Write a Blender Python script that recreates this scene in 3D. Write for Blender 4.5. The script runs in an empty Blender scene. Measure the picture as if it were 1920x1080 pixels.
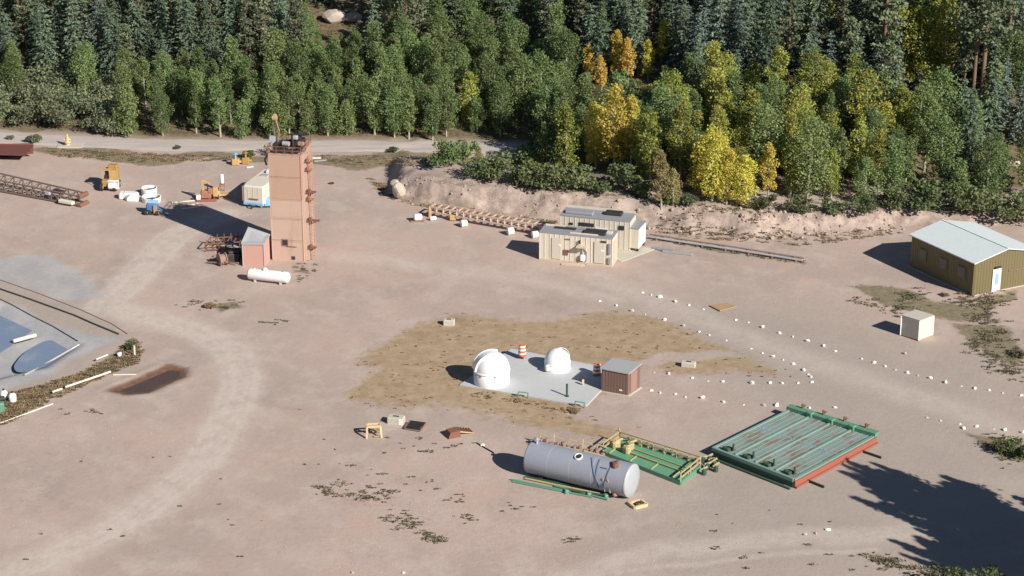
import bpy, math, random
import numpy as np
from mathutils import Vector, Matrix
R = math.radians
random.seed(7); rng = np.random.default_rng(7)
scn = bpy.context.scene
COL = scn.collection

# ------------------------------------------------------------------ camera
F = 4200.0; TH = R(21.5); CH = 72.0          # focal length in px of a 1920 wide frame, pitch, height
cam_d = bpy.data.cameras.new('camera'); cam = bpy.data.objects.new('camera', cam_d); COL.objects.link(cam)
cam.location = (0, 0, CH); cam.rotation_euler = (R(90) - TH, 0, 0)
cam_d.sensor_width = 36; cam_d.lens = 36 * F / 1920; cam_d.clip_start = 1; cam_d.clip_end = 6000
scn.camera = cam
# ------------------------------------------------------------------ world, sun, exposure
SUN_EL = R(32); SUN_AZ = R(135)              # sun stands to the right of and behind the camera
w = bpy.data.worlds.new('World'); scn.world = w; w.use_nodes = True
nt = w.node_tree; nt.nodes.clear()
sky = nt.nodes.new('ShaderNodeTexSky'); sky.sky_type = 'NISHITA'; sky.sun_disc = False
sky.sun_elevation = SUN_EL; sky.sun_rotation = SUN_AZ; sky.altitude = 2500
bg = nt.nodes.new('ShaderNodeBackground'); bg.inputs[1].default_value = 0.05
wo = nt.nodes.new('ShaderNodeOutputWorld')
nt.links.new(sky.outputs[0], bg.inputs[0]); nt.links.new(bg.outputs[0], wo.inputs[0])
sd = bpy.data.lights.new('sun', 'SUN'); sd.energy = 5.0; sd.angle = R(0.5); sd.color = (1.0, 0.93, 0.84)
sun = bpy.data.objects.new('sun', sd); COL.objects.link(sun)
ldir = Vector((-math.sin(SUN_AZ) * math.cos(SUN_EL), -math.cos(SUN_AZ) * math.cos(SUN_EL), -math.sin(SUN_EL)))
sun.rotation_euler = ldir.to_track_quat('-Z', 'Y').to_euler(); sun.location = (60, -60, 120)
scn.view_settings.view_transform = 'Standard'; scn.view_settings.look = 'None'
scn.view_settings.exposure = 0.37; scn.view_settings.gamma = 1

# ------------------------------------------------------------------ projection helpers
ct, st = math.cos(TH), math.sin(TH)
def G(px, py, z=0.0):
    """photo point -> world (x,y) on the level z"""
    u = (px - 960) / F; v = (py - 540) / F
    dx, dy, dz = u, ct - v * st, -st - v * ct
    t = (z - CH) / dz
    return Vector((dx * t, dy * t, z))
def P(x, y, z):
    dz = z - CH; d = y * ct - dz * st; up = y * st + dz * ct
    return 960 + F * x / d, 540 - F * up / d
def sstep(a, b, t):
    t = np.clip((t - a) / (b - a), 0, 1); return t * t * (3 - 2 * t)
def vnoise(x, y, s, seed=0):
    x = np.asarray(x, float) / s + seed * 17.3; y = np.asarray(y, float) / s + seed * 9.1
    xi = np.floor(x).astype(np.int64); yi = np.floor(y).astype(np.int64); fx = x - xi; fy = y - yi
    fx = fx * fx * (3 - 2 * fx); fy = fy * fy * (3 - 2 * fy)
    def hsh(a, b):
        n = (a * 374761393 + b * 668265263 + seed * 144665) & 0x7fffffff
        n = ((n ^ (n >> 13)) * 1274126177) & 0x7fffffff
        return ((n ^ (n >> 16)) & 0xffff) / 65535.0
    return (hsh(xi, yi) * (1 - fx) + hsh(xi + 1, yi) * fx) * (1 - fy) + (hsh(xi, yi + 1) * (1 - fx) + hsh(xi + 1, yi + 1) * fx) * fy
def fbm(x, y, s, seed=0, o=4):
    r = 0; a = .5
    for i in range(o):
        r = r + a * vnoise(x, y, s, seed + i); s /= 2.1; a /= 2
    return r / (1 - .5 ** o)
# ------------------------------------------------------------------ terrain height
foot_px = [(738, 372), (800, 386), (900, 398), (1000, 408), (1100, 416), (1200, 424), (1300, 437), (1400, 447), (1500, 443), (1600, 432), (1700, 428), (1920, 425), (2200, 420)]
_f = [G(*p) for p in foot_px]; FX = np.array([p.x for p in _f]); FY = np.array([p.y for p in _f])
FX0 = FX[0]
Y0X = np.array([-200, -60, -50, -38, 0, 8, 16, 26, 40, 200]); Y0Y = np.array([233, 230, 228.2, 225.6, 224.8, 223, 216, 208, 207, 207])
PIT = [(190, 733), (239, 713), (315, 681), (359, 688), (355, 706), (283, 738), (233, 743)]
PITW = [G(*p) for p in PIT]; PITC = sum(PITW, Vector()) / len(PITW)
POND = [(-120, 560), (0, 572), (97, 618), (146, 645), (85, 686), (31, 698), (-30, 715), (-200, 735), (-200, 600)]
PONDW = [G(*p) for p in POND]
def polysd(x, y, poly):
    """signed distance, inside negative"""
    x = np.asarray(x, float); y = np.asarray(y, float)
    d = np.full(x.shape, 1e9); ins = np.zeros(x.shape, bool); n = len(poly)
    for i in range(n):
        ax, ay = poly[i][0], poly[i][1]; bx, by = poly[(i + 1) % n][0], poly[(i + 1) % n][1]
        ex, ey = bx - ax, by - ay; t = np.clip(((x - ax) * ex + (y - ay) * ey) / (ex * ex + ey * ey + 1e-9), 0, 1)
        d = np.minimum(d, np.hypot(x - ax - t * ex, y - ay - t * ey))
        c = ((ay > y) != (by > y)) & (x < (bx - ax) * (y - ay) / (by - ay + 1e-12) + ax); ins ^= c
    return np.where(ins, -d, d)
def linesd(x, y, pts):
    x = np.asarray(x, float); y = np.asarray(y, float); d = np.full(x.shape, 1e9)
    for a, b in zip(pts[:-1], pts[1:]):
        ex, ey = b[0] - a[0], b[1] - a[1]; t = np.clip(((x - a[0]) * ex + (y - a[1]) * ey) / (ex * ex + ey * ey + 1e-9), 0, 1)
        d = np.minimum(d, np.hypot(x - a[0] - t * ex, y - a[1] - t * ey))
    return d
def hgt(x, y):
    x = np.asarray(x, float); y = np.asarray(y, float)
    fy = np.interp(x, FX, FY)
    d = np.minimum(y - fy + (fbm(x, y, 3.0, 5) - .5) * 2.2, (x - FX0) * 1.0 + 1.2)
    bh = np.interp(x, [FX0, FX0 + 3, 16, 28, 40, 60], [1.5, 1.9, 1.8, 1.4, .7, .6])
    bank = bh * sstep(0, 2.3, d)
    fall = 1 - (1 - sstep(4, 13, x)) * sstep(8, 15, y - fy)
    bank = bank * fall
    r = y - np.interp(x, Y0X, Y0Y); r = np.where(r > 4, r - 2, np.where(r > 0, r * r / 8, 0))
    rise = .22 * np.minimum(r, 120) + .03 * np.clip(r - 120, 0, 600)
    und = (fbm(x, y, 14, 2, 3) - .5) * .10 * (1 - sstep(180, 215, y)) + (fbm(x, y, 16, 3, 3) - .5) * 1.2 * sstep(0, 10, r)
    rough = (fbm(x, y, 1.3, 8, 3) - .5) * np.interp(x, [0, 10], [.45, .85]) * sstep(0.1, .8, d) * (1 - sstep(3, 6, d)) * (bh > 0)
    h = bank + rise + und + rough
    pd = polysd(x, y, PITW); h = h - .22 * (1 - sstep(-1.3, .15, pd)) + .04 * np.exp(-((pd - .3) / .3) ** 2)
    qd = polysd(x, y, PONDW); h = h - .8 * (1 - sstep(-1.6, .8, qd))
    return h
def H(x, y): return float(hgt(np.array([x]), np.array([y]))[0])
def T(px, py, dz=0.0):
    """photo point -> world point on the terrain"""
    z = 0.0
    for _ in range(25):
        g = G(px, py, z + dz); z = .5 * z + .5 * H(g.x, g.y)
    g = G(px, py, z + dz); return g

# ------------------------------------------------------------------ materials
def new_mat(name):
    m = bpy.data.materials.new(name); m.use_nodes = True; t = m.node_tree; t.nodes.clear()
    o = t.nodes.new('ShaderNodeOutputMaterial'); b = t.nodes.new('ShaderNodeBsdfPrincipled')
    t.links.new(b.outputs[0], o.inputs[0]); return m, t, b, o
def mix(t, fac, a, b, mode='MIX'):
    n = t.nodes.new('ShaderNodeMix'); n.data_type = 'RGBA'; n.blend_type = mode
    for s, v in ((0, fac), (6, a), (7, b)):
        if isinstance(v, (int, float)): n.inputs[s].default_value = v
        elif isinstance(v, tuple): n.inputs[s].default_value = (*v[:3], 1)
        else: t.links.new(v, n.inputs[s])
    return n.outputs[2]
def noise(t, vec, scale, detail=5, rough=.6):
    n = t.nodes.new('ShaderNodeTexNoise'); n.inputs['Scale'].default_value = scale
    n.inputs['Detail'].default_value = detail; n.inputs['Roughness'].default_value = rough
    if vec is not None: t.links.new(vec, n.inputs['Vector'])
    return n.outputs[0]
def ramp(t, x, a, b, lo=0., hi=1.):
    n = t.nodes.new('ShaderNodeMapRange'); n.interpolation_type = 'SMOOTHSTEP'
    n.inputs[1].default_value = a; n.inputs[2].default_value = b; n.inputs[3].default_value = lo; n.inputs[4].default_value = hi
    t.links.new(x, n.inputs[0]); return n.outputs[0]
def mth(t, op, a, b=None):
    n = t.nodes.new('ShaderNodeMath'); n.operation = op
    for i, v in enumerate((a, b)):
        if v is None: continue
        if isinstance(v, (int, float)): n.inputs[i].default_value = v
        else: t.links.new(v, n.inputs[i])
    return n.outputs[0]
def paint(name, col, rough=.6, metal=0., dirt=(.22, .14, .09), amt=.35, sc=1.6, streak=False, bump=.0):
    m, t, b, o = new_mat(name)
    tc = t.nodes.new('ShaderNodeTexCoord'); v = tc.outputs['Object']
    if streak:
        mp = t.nodes.new('ShaderNodeMapping'); mp.inputs['Scale'].default_value = (1, 1, .18); t.links.new(v, mp.inputs[0]); v2 = mp.outputs[0]
    else: v2 = v
    n1 = noise(t, v2, sc, 6, .65); n2 = noise(t, v, sc * 6, 4, .6)
    c = mix(t, ramp(t, n1, .5, .78, 0, amt), col, dirt)
    dk = tuple(x * .78 for x in col)
    c = mix(t, ramp(t, n2, .35, .75, 0, .45), c, mix(t, .5, c, dk))
    t.links.new(c, b.inputs['Base Color']); b.inputs['Roughness'].default_value = rough; b.inputs['Metallic'].default_value = metal
    if bump:
        bp = t.nodes.new('ShaderNodeBump'); bp.inputs['Strength'].default_value = bump; bp.inputs['Distance'].default_value = .05
        t.links.new(n2, bp.inputs['Height']); t.links.new(bp.outputs[0], b.inputs['Normal'])
    return m
M = {}
M['white'] = paint('white_paint', (.82, .82, .80), .45, amt=.12, dirt=(.45, .42, .38))
M['dome_white'] = paint('white_fibreglass', (.84, .85, .86), .35, amt=.1, dirt=(.55, .55, .52), sc=1)
M['tower_orange'] = paint('salmon_paint', (.47, .31, .235), .6, amt=.75, dirt=(.32, .20, .15), sc=.9, streak=True)
M['tower_pale'] = paint('pale_salmon_paint', (.54, .385, .31), .6, amt=.7, dirt=(.38, .25, .19), sc=.9, streak=True)
M['pink_shed'] = paint('faded_pink_metal', (.52, .30, .25), .6, amt=.2, dirt=(.4, .25, .2))
M['galv'] = paint('galvanised_sheet', (.50, .51, .52), .45, .3, amt=.25, dirt=(.38, .37, .36))
M['cream'] = paint('cream_paint', (.68, .62, .52), .55, amt=.25, dirt=(.48, .42, .33), streak=True)
M['tan_paint'] = paint('tan_paint', (.62, .57, .48), .55, amt=.25, dirt=(.45, .4, .32), streak=True)
M['grey_roof'] = paint('grey_roof_sheet', (.30, .31, .34), .6, .05, amt=.5, dirt=(.2, .2, .21))
M['window_grey'] = paint('dusty_window', (.13, .13, .13), .3, amt=.6, dirt=(.2, .19, .18))
M['glass'] = paint('dark_glass', (.03, .035, .045), .15, amt=.1)
M['dark'] = paint('dark_steel', (.05, .045, .045), .6, .3, dirt=(.12, .06, .04))
M['rust'] = paint('rusted_steel', (.22, .10, .065), .85, dirt=(.10, .055, .04), amt=.6, sc=3)
M['rust_pale'] = paint('weathered_rusty_steel', (.30, .19, .15), .85, dirt=(.15, .08, .06), amt=.6, sc=3)
M['boom_rust'] = paint('dark_grey_rusted_steel', (.17, .125, .11), .85, dirt=(.10, .065, .05), amt=.6, sc=3)
M['red_brown'] = paint('oxide_red_steel', (.16, .055, .045), .8, dirt=(.09, .04, .035), amt=.6, sc=2)
M['red'] = paint('faded_red_paint', (.33, .11, .075), .7, dirt=(.24, .11, .08), amt=.7, sc=2)
M['orange'] = paint('safety_orange_plastic', (.58, .15, .07), .5, amt=.3)
M['orange_mach'] = paint('orange_machine_paint', (.36, .17, .10), .65, amt=.7, sc=3)
M['yellow'] = paint('machine_yellow_paint', (.40, .25, .08), .6, amt=.8, sc=3, dirt=(.2, .13, .07))
M['ochre'] = paint('faded_ochre_paint', (.55, .35, .15), .6, amt=.5, sc=3, dirt=(.25, .15, .08))
M['straw_paint'] = paint('faded_yellow_rail_paint', (.46, .38, .20), .7, amt=.7, sc=4, dirt=(.25, .2, .12))
M['blue'] = paint('blue_machine_paint', (.08, .19, .38), .55, amt=.5, dirt=(.12, .12, .12))
M['sky_blue'] = paint('pale_blue_paint', (.25, .48, .70), .5, amt=.2, dirt=(.3, .3, .3))
M['navy'] = paint('navy_strap', (.13, .17, .27), .7)
M['tank_grey'] = paint('grey_tank_paint', (.34, .365, .43), .42, .1, amt=.3, dirt=(.42, .40, .40), sc=.8)
M['tank_end'] = paint('pale_grey_tank_end', (.44, .47, .50), .45, .1, amt=.25, dirt=(.3, .3, .32))
M['green'] = paint('green_machine_paint', (.12, .29, .19), .55, amt=.4, dirt=(.14, .17, .12), sc=3)
M['bright_green'] = paint('bright_green_deck', (.12, .33, .19), .6, amt=.6, dirt=(.30, .36, .2), sc=2.5)
M['mint'] = paint('mint_green_beam', (.19, .32, .27), .55, amt=.5, dirt=(.25, .25, .21), sc=3)
M['dark_green'] = paint('dark_green_steel', (.035, .09, .06), .7, dirt=(.08, .06, .03))
M['olive'] = paint('olive_metal_siding', (.175, .145, .070), .6, amt=.35, dirt=(.13, .11, .06), streak=True)
M['roof_white'] = paint('white_roof_sheet', (.70, .77, .78), .45, amt=.25, dirt=(.58, .64, .64), sc=.5)
M['brown_shed'] = paint('brown_plywood', (.20, .12, .095), .7, amt=.35, dirt=(.15, .09, .075), streak=True)
M['concrete'] = paint('pale_concrete', (.50, .52, .53), .8, amt=.3, dirt=(.38, .38, .37), sc=.8)
M['block'] = paint('weathered_concrete_block', (.52, .49, .42), .85, amt=.3, dirt=(.3, .28, .24), sc=3)
M['crate_front'] = paint('stained_white_board', (.62, .57, .50), .8, amt=.7, dirt=(.38, .33, .27), sc=1.5)
M['wood'] = paint('weathered_tan_wood', (.42, .29, .16), .85, amt=.5, dirt=(.24, .16, .1), sc=4)
M['pale_wood'] = paint('fresh_yellow_wood', (.66, .50, .29), .8, amt=.4, dirt=(.4, .28, .15), sc=4)
M['trim_tan'] = paint('tan_timber_trim', (.58, .49, .37), .8, amt=.4, dirt=(.4, .32, .22), sc=4)
M['rack_pale'] = paint('pale_pink_rack_paint', (.56, .42, .34), .7, amt=.5, dirt=(.38, .24, .17), sc=3)
M['plank_white'] = paint('bleached_pipe', (.72, .66, .56), .7, amt=.3)
M['liner_black'] = paint('black_hose_rubber', (.07, .06, .055), .6)
M['stone_white'] = paint('white_painted_stone', (.80, .79, .75), .8, amt=.25, dirt=(.4, .35, .3), sc=8)
M['stone_dirt'] = paint('dusty_stone', (.40, .32, .26), .9, amt=.4, dirt=(.25, .2, .17), sc=5, bump=.4)
M['stone_pale'] = paint('pale_tuff_stone', (.48, .42, .36), .9, amt=.4, dirt=(.3, .25, .2), sc=5, bump=.4)
M['bark'] = paint('grey_brown_bark', (.20, .16, .12), .9, dirt=(.09, .07, .05), amt=.6, sc=4)
M['aspen_bark'] = paint('pale_aspen_bark', (.38, .36, .29), .85, dirt=(.12, .11, .09), amt=.7, sc=5)
M['pine_bark'] = paint('reddish_pine_bark', (.20, .13, .095), .9, dirt=(.10, .07, .055), amt=.6, sc=5)

def leaf_mat(name, col, col2, var=.25, trans=.34, rough=.6):
    m, t, b, o = new_mat(name)
    oi = t.nodes.new('ShaderNodeObjectInfo'); at = t.nodes.new('ShaderNodeAttribute'); at.attribute_name = 'tone'
    c = mix(t, at.outputs['Fac'], col, col2)
    rnd = oi.outputs['Random']
    hsv = t.nodes.new('ShaderNodeHueSaturation'); t.links.new(c, hsv.inputs['Color'])
    t.links.new(ramp(t, rnd, 0, 1, 1 - var, 1 + var), hsv.inputs['Value'])
    r2 = mth(t, 'FRACT', mth(t, 'MULTIPLY', rnd, 7.31))
    t.links.new(ramp(t, r2, 0, 1, .485, .515), hsv.inputs['Hue'])
    c = hsv.outputs[0]
    t.links.new(c, b.inputs['Base Color']); b.inputs['Roughness'].default_value = rough; b.inputs['Specular IOR Level'].default_value = .25
    tr = t.nodes.new('ShaderNodeBsdfTranslucent'); t.links.new(c, tr.inputs[0])
    ms = t.nodes.new('ShaderNodeMixShader'); ms.inputs[0].default_value = trans
    t.links.new(b.outputs[0], ms.inputs[1]); t.links.new(tr.outputs[0], ms.inputs[2]); t.links.new(ms.outputs[0], o.inputs[0])
    return m
L = {}
L['aspen'] = leaf_mat('aspen_leaves_green', (.165, .230, .090), (.245, .310, .125))
L['aspen_lime'] = leaf_mat('aspen_leaves_lime', (.27, .31, .075), (.42, .43, .11))
L['aspen_yellow'] = leaf_mat('aspen_leaves_yellow', (.54, .48, .09), (.74, .64, .15), .12)
L['aspen_orange'] = leaf_mat('aspen_leaves_orange', (.58, .43, .08), (.74, .56, .13), .12)
L['aspen_tan'] = leaf_mat('aspen_leaves_tan', (.34, .28, .13), (.46, .38, .19), .12)
L['bush'] = leaf_mat('oak_brush_leaves', (.12, .155, .072), (.195, .230, .105))
L['willow'] = leaf_mat('willow_leaves', (.18, .215, .130), (.28, .310, .180), .15)
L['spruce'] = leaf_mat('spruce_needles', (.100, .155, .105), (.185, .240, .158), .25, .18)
L['blue'] = leaf_mat('blue_spruce_needles', (.110, .165, .145), (.205, .260, .220), .2, .18)
L['pine'] = leaf_mat('ponderosa_needles', (.115, .148, .085), (.205, .235, .140), .25, .18)
L['weed'] = leaf_mat('weed_leaves', (.15, .135, .085), (.27, .235, .15), .2)
L['dry'] = leaf_mat('dry_grass_blades', (.33, .24, .13), (.46, .35, .21), .15)

# ------------------------------------------------------------------ mesh builder
class MB:
    def __init__(s): s.v = []; s.f = []; s.sm = []
    def raw(s, vs, fs, smooth=False):
        n = len(s.v); s.v += [Vector(v) for v in vs]; s.f += [[i + n for i in f] for f in fs]; s.sm += [smooth] * len(fs); return s
    def box(s, c, d, rz=0, rx=0, ry=0):
        m = Matrix.Translation(c) @ Matrix.Rotation(rz, 4, 'Z') @ Matrix.Rotation(ry, 4, 'Y') @ Matrix.Rotation(rx, 4, 'X')
        hx, hy, hz = d[0] / 2, d[1] / 2, d[2] / 2
        vs = [m @ Vector((x, y, z)) for x in (-hx, hx) for y in (-hy, hy) for z in (-hz, hz)]
        return s.raw(vs, [(0, 1, 3, 2), (4, 6, 7, 5), (0, 4, 5, 1), (2, 3, 7, 6), (0, 2, 6, 4), (1, 5, 7, 3)])
    def rbox(s, c, d, rz=0, b=.06):
        """box with chamfered vertical and top edges"""
        m = Matrix.Translation(c) @ Matrix.Rotation(rz, 4, 'Z'); hx, hy, hz = d[0] / 2, d[1] / 2, d[2] / 2
        def ring(i, z): return [m @ Vector((x, y, z)) for x, y in [(-hx + b + i, -hy + i), (hx - b - i, -hy + i), (hx - i, -hy + b + i), (hx - i, hy - b - i), (hx - b - i, hy - i), (-hx + b + i, hy - i), (-hx + i, hy - b - i), (-hx + i, -hy + b + i)]]
        vs = ring(0, -hz) + ring(0, hz - b) + ring(b * .7, hz); fs = [list(range(8))[::-1], list(range(16, 24))]
        for k in (0, 8): fs += [(k + i, k + (i + 1) % 8, k + 8 + (i + 1) % 8, k + 8 + i) for i in range(8)]
        return s.raw(vs, fs)
    def cyl(s, a, b, r, r2=None, n=12, caps=True, smooth=True):
        a = Vector(a); b = Vector(b); r2 = r if r2 is None else r2; d = (b - a).normalized(); q = d.to_track_quat('Z', 'Y')
        vs = []; fs = []
        for p, rr in ((a, r), (b, r2)): vs += [p + q @ Vector((math.cos(i * 2 * math.pi / n) * rr, math.sin(i * 2 * math.pi / n) * rr, 0)) for i in range(n)]
        s.raw(vs, [(i, (i + 1) % n, n + (i + 1) % n, n + i) for i in range(n)], smooth)
        if caps: s.raw(vs, [list(range(n))[::-1], list(range(n, 2 * n))])
        return s
    def beam(s, a, b, wd, ht=None, up=(0, 0, 1)):
        a = Vector(a); b = Vector(b); ht = ht or wd; d = (b - a).normalized(); u = Vector(up)
        if abs(d.dot(u)) > .98: u = Vector((1, 0, 0))
        sd_ = d.cross(u).normalized(); u = sd_.cross(d)
        vs = [p + sd_ * x * wd / 2 + u * y * ht / 2 for p in (a, b) for x, y in ((-1, -1), (1, -1), (1, 1), (-1, 1))]
        return s.raw(vs, [(0, 3, 2, 1), (4, 5, 6, 7), (0, 1, 5, 4), (1, 2, 6, 5), (2, 3, 7, 6), (3, 0, 4, 7)])
    def tube(s, pts, r, n=8):
        for a, b in zip(pts[:-1], pts[1:]): s.cyl(a, b, r, n=n)
        return s
    def lathe(s, prof, c=(0, 0, 0), axis=(0, 0, 1), n=32, a0=0, a1=2 * math.pi, smooth=True):
        q = Vector(axis).to_track_quat('Z', 'Y'); c = Vector(c); full = abs(a1 - a0 - 2 * math.pi) < 1e-6; m = n if full else n + 1
        vs = [c + q @ Vector((math.cos(a0 + (a1 - a0) * i / n) * r, math.sin(a0 + (a1 - a0) * i / n) * r, z)) for r, z in prof for i in range(m)]
        fs = []
        for k in range(len(prof) - 1):
            for i in range(n):
                j = (i + 1) % m; fs.append((k * m + i, k * m + j, (k + 1) * m + j, (k + 1) * m + i))
        return s.raw(vs, fs, smooth)
    def prism(s, base, z0, z1):
        """base: list of xy; z0,z1 numbers or lists"""
        n = len(base); z0 = [z0] * n if isinstance(z0, (int, float)) else z0; z1 = [z1] * n if isinstance(z1, (int, float)) else z1
        vs = [(p[0], p[1], a) for p, a in zip(base, z0)] + [(p[0], p[1], a) for p, a in zip(base, z1)]
        ar = sum(base[i][0] * base[(i + 1) % n][1] - base[(i + 1) % n][0] * base[i][1] for i in range(n))
        fs = [(i, (i + 1) % n, n + (i + 1) % n, n + i) for i in range(n)] + [list(range(n))[::-1]]
        fs.append(list(range(n, 2 * n)))
        if ar < 0: fs = [f[::-1] for f in fs]
        return s.raw(vs, fs)
    def rock(s, c, d, seed=0, n=2):
        rr = random.Random(seed); import bmesh
        bm = bmesh.new(); bmesh.ops.create_icosphere(bm, subdivisions=n, radius=1)
        ks = [Vector((rr.uniform(-1, 1), rr.uniform(-1, 1), rr.uniform(-.6, 1))).normalized() for _ in range(7)]
        vs = []
        for v in bm.verts:
            p = v.co.copy()
            for k in ks:
                e = p.dot(k) - .72
                if e > 0: p -= k * e * .85
            vs.append(Vector((p.x * d[0] / 2 + c[0], p.y * d[1] / 2 + c[1], p.z * d[2] / 2 + c[2])))
        fs = [[v.index for v in f.verts] for f in bm.faces]; bm.free(); return s.raw(vs, fs)
MW = {}
def link(o, parent):
    COL.objects.link(o)
    if parent is not None: o.parent = parent
    return o
def obj(name, mb, mat, parent=None, local=False, label=None):
    inv = MW[parent.name].inverted() if (parent is not None and not local) else None
    me = bpy.data.meshes.new(name)
    me.from_pydata([inv @ v for v in mb.v] if inv else mb.v, [], mb.f); me.polygons.foreach_set('use_smooth', mb.sm)
    me.materials.append(M[mat] if isinstance(mat, str) else mat); me.update()
    o = bpy.data.objects.new(name, me); link(o, parent)
    MW[o.name] = MW[parent.name] if parent is not None else Matrix.Identity(4)
    if label: o['label'] = label
    return o
def thing(name, label, cat, loc, rz=0, group=None):
    o = bpy.data.objects.new(name, None); o.empty_display_size = .3; COL.objects.link(o); o.location = loc; o.rotation_euler = (0, 0, rz)
    MW[o.name] = Matrix.Translation(loc) @ Matrix.Rotation(rz, 4, 'Z')
    return tag(o, label, cat, group)
def tag(o, label, cat, group=None):
    o['label'] = label; o['category'] = cat
    if group: o['group'] = group
    return o
def solo(name, mb, mat, label, cat, group=None, loc=None):
    """one-mesh thing; verts are given in world space, origin moved to the base"""
    if loc is None:
        n = len(mb.v); loc = Vector((sum(v.x for v in mb.v) / n, sum(v.y for v in mb.v) / n, min(v.z for v in mb.v)))
    mb.v = [v - Vector(loc) for v in mb.v]; o = obj(name, mb, mat); o.location = loc; return tag(o, label, cat, group)
def dup(root, loc, rz, label, group=None, scale=None):
    r = root.copy(); COL.objects.link(r); r.location = loc; r.rotation_euler = (0, 0, rz); r['label'] = label
    if group: r['group'] = group
    if scale: r.scale = scale
    for ch in list(root.children):
        c = ch.copy(); COL.objects.link(c); c.parent = r
        for g in list(ch.children):
            d = g.copy(); COL.objects.link(d); d.parent = c
    return r

# ------------------------------------------------------------------ ground sheet
def axis(lo, hi, st_, far):
    a = list(np.arange(lo, hi + 1e-6, st_)); k = st_
    up = []; p = a[-1]
    while p < far: k *= 1.35; p += k; up.append(p)
    k = st_; dn = []; p = a[0]
    while p > -far: k *= 1.35; p -= k; dn.append(p)
    return np.array(dn[::-1] + a + up)
XS = axis(-54, 54, .30, 1500); YS = axis(126, 280, .33, 1800)
GX, GY = np.meshgrid(XS, YS); GZ = hgt(GX, GY)
gx, gy = GX.ravel(), GY.ravel()
def H(x, y):
    i_ = min(max(int(np.searchsorted(XS, x)) - 1, 0), len(XS) - 2); j_ = min(max(int(np.searchsorted(YS, y)) - 1, 0), len(YS) - 2)
    u = (x - XS[i_]) / (XS[i_ + 1] - XS[i_]); v = (y - YS[j_]) / (YS[j_ + 1] - YS[j_])
    return float((GZ[j_, i_] * (1 - u) + GZ[j_, i_ + 1] * u) * (1 - v) + (GZ[j_ + 1, i_] * (1 - u) + GZ[j_ + 1, i_ + 1] * u) * v)
nx, ny = len(XS), len(YS)
me = bpy.data.meshes.new('ground'); me.vertices.add(nx * ny)
me.vertices.foreach_set('co', np.stack([gx, gy, GZ.ravel()], 1).ravel())
i = np.arange((nx - 1) * (ny - 1)); a = (i // (nx - 1)) * nx + i % (nx - 1)
q = np.stack([a, a + 1, a + 1 + nx, a + nx], 1).astype(np.int32)
me.loops.add(q.size); me.loops.foreach_set('vertex_index', q.ravel()); me.polygons.add(len(q))
me.polygons.foreach_set('loop_start', np.arange(0, q.size, 4, dtype=np.int32)); me.polygons.foreach_set('use_smooth', np.ones(len(q), bool))
me.update(calc_edges=True)
wx = gx + (fbm(gx, gy, 5, 21) - .5) * 2.4; wy = gy + (fbm(gx, gy, 5, 31) - .5) * 4.0
def W(pts): return [G(*p) for p in pts]
straw = [(845, 583), (900, 592), (1000, 600), (1060, 592), (1100, 578), (1180, 583), (1250, 600), (1320, 625), (1400, 660), (1510, 705), (1400, 712), (1200, 700), (1150, 745), (1090, 775), (1200, 800), (1160, 840), (1000, 800), (860, 775), (740, 768), (640, 765), (630, 740), (690, 700), (640, 690), (760, 620)]
path_in = [(1220, 690), (1300, 670), (1400, 668), (1330, 652), (1230, 665), (1180, 690)]
m_straw = 1 - sstep(-2.0, 1.1, polysd(wx, wy, W(straw)))
m_straw *= 1 - .8 * (1 - sstep(-.3, .5, polysd(wx, wy, W(path_in))))
def soft(poly, e=1.2): return 1 - sstep(-e, e, polysd(wx, wy, W(poly)))
# pale vehicle tracks
def track(pts, half, e=.5, wh=True):
    d = linesd(wx * .3 + gx * .7, wy * .3 + gy * .7, W(pts)); return 1 - sstep(half - e, half + e, d)
main = [(-40, 1110), (130, 1030), (260, 965), (370, 880), (430, 790), (455, 710), (440, 660), (380, 625), (280, 590), (200, 575), (270, 500), (330, 440), (420, 400)]
m_track = track(main, 1.8, 1.0) * .75
for off in (-34, -12, 10, 28):
    m_track = np.maximum(m_track, track([(x + off, y) for x, y in main], (.30 if off in (-12, 28) else .2), .2) * .95)
m_track = np.maximum(m_track, .6 * track([(1060, 1090), (1250, 1030), (1500, 1010), (1700, 1000)], 1.2, .8))
m_track = np.maximum(m_track, .6 * track([(1150, 1075), (1400, 1045), (1640, 1030)], .3, .25))
m_track = np.maximum(m_track, .5 * track([(1120, 520), (1300, 590), (1500, 670), (1700, 740), (1950, 820)], 1.5, 1.3))
m_track = np.maximum(m_track, .5 * track([(640, 480), (900, 510), (1150, 560)], 1.2, 1.2))
m_grey = soft([(1230, 1100), (1200, 900), (1400, 760), (1250, 620), (1100, 540), (1500, 560), (1950, 720), (1950, 1100)], 6)
m_liner0 = soft([(-50, 488), (60, 478), (150, 512), (212, 556), (150, 560), (60, 545), (-50, 520)], .8)
m_grey = np.maximum(m_grey, soft([(-50, 500), (60, 485), (150, 520), (215, 560), (245, 620), (240, 645), (100, 740), (-60, 760)], 1.0) * .9)
m_liner = np.maximum(soft([(-60, 545), (0, 555), (110, 612), (235, 640), (200, 655), (150, 672), (60, 715), (-10, 738), (-60, 740)], .5), .75 * m_liner0)
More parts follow.
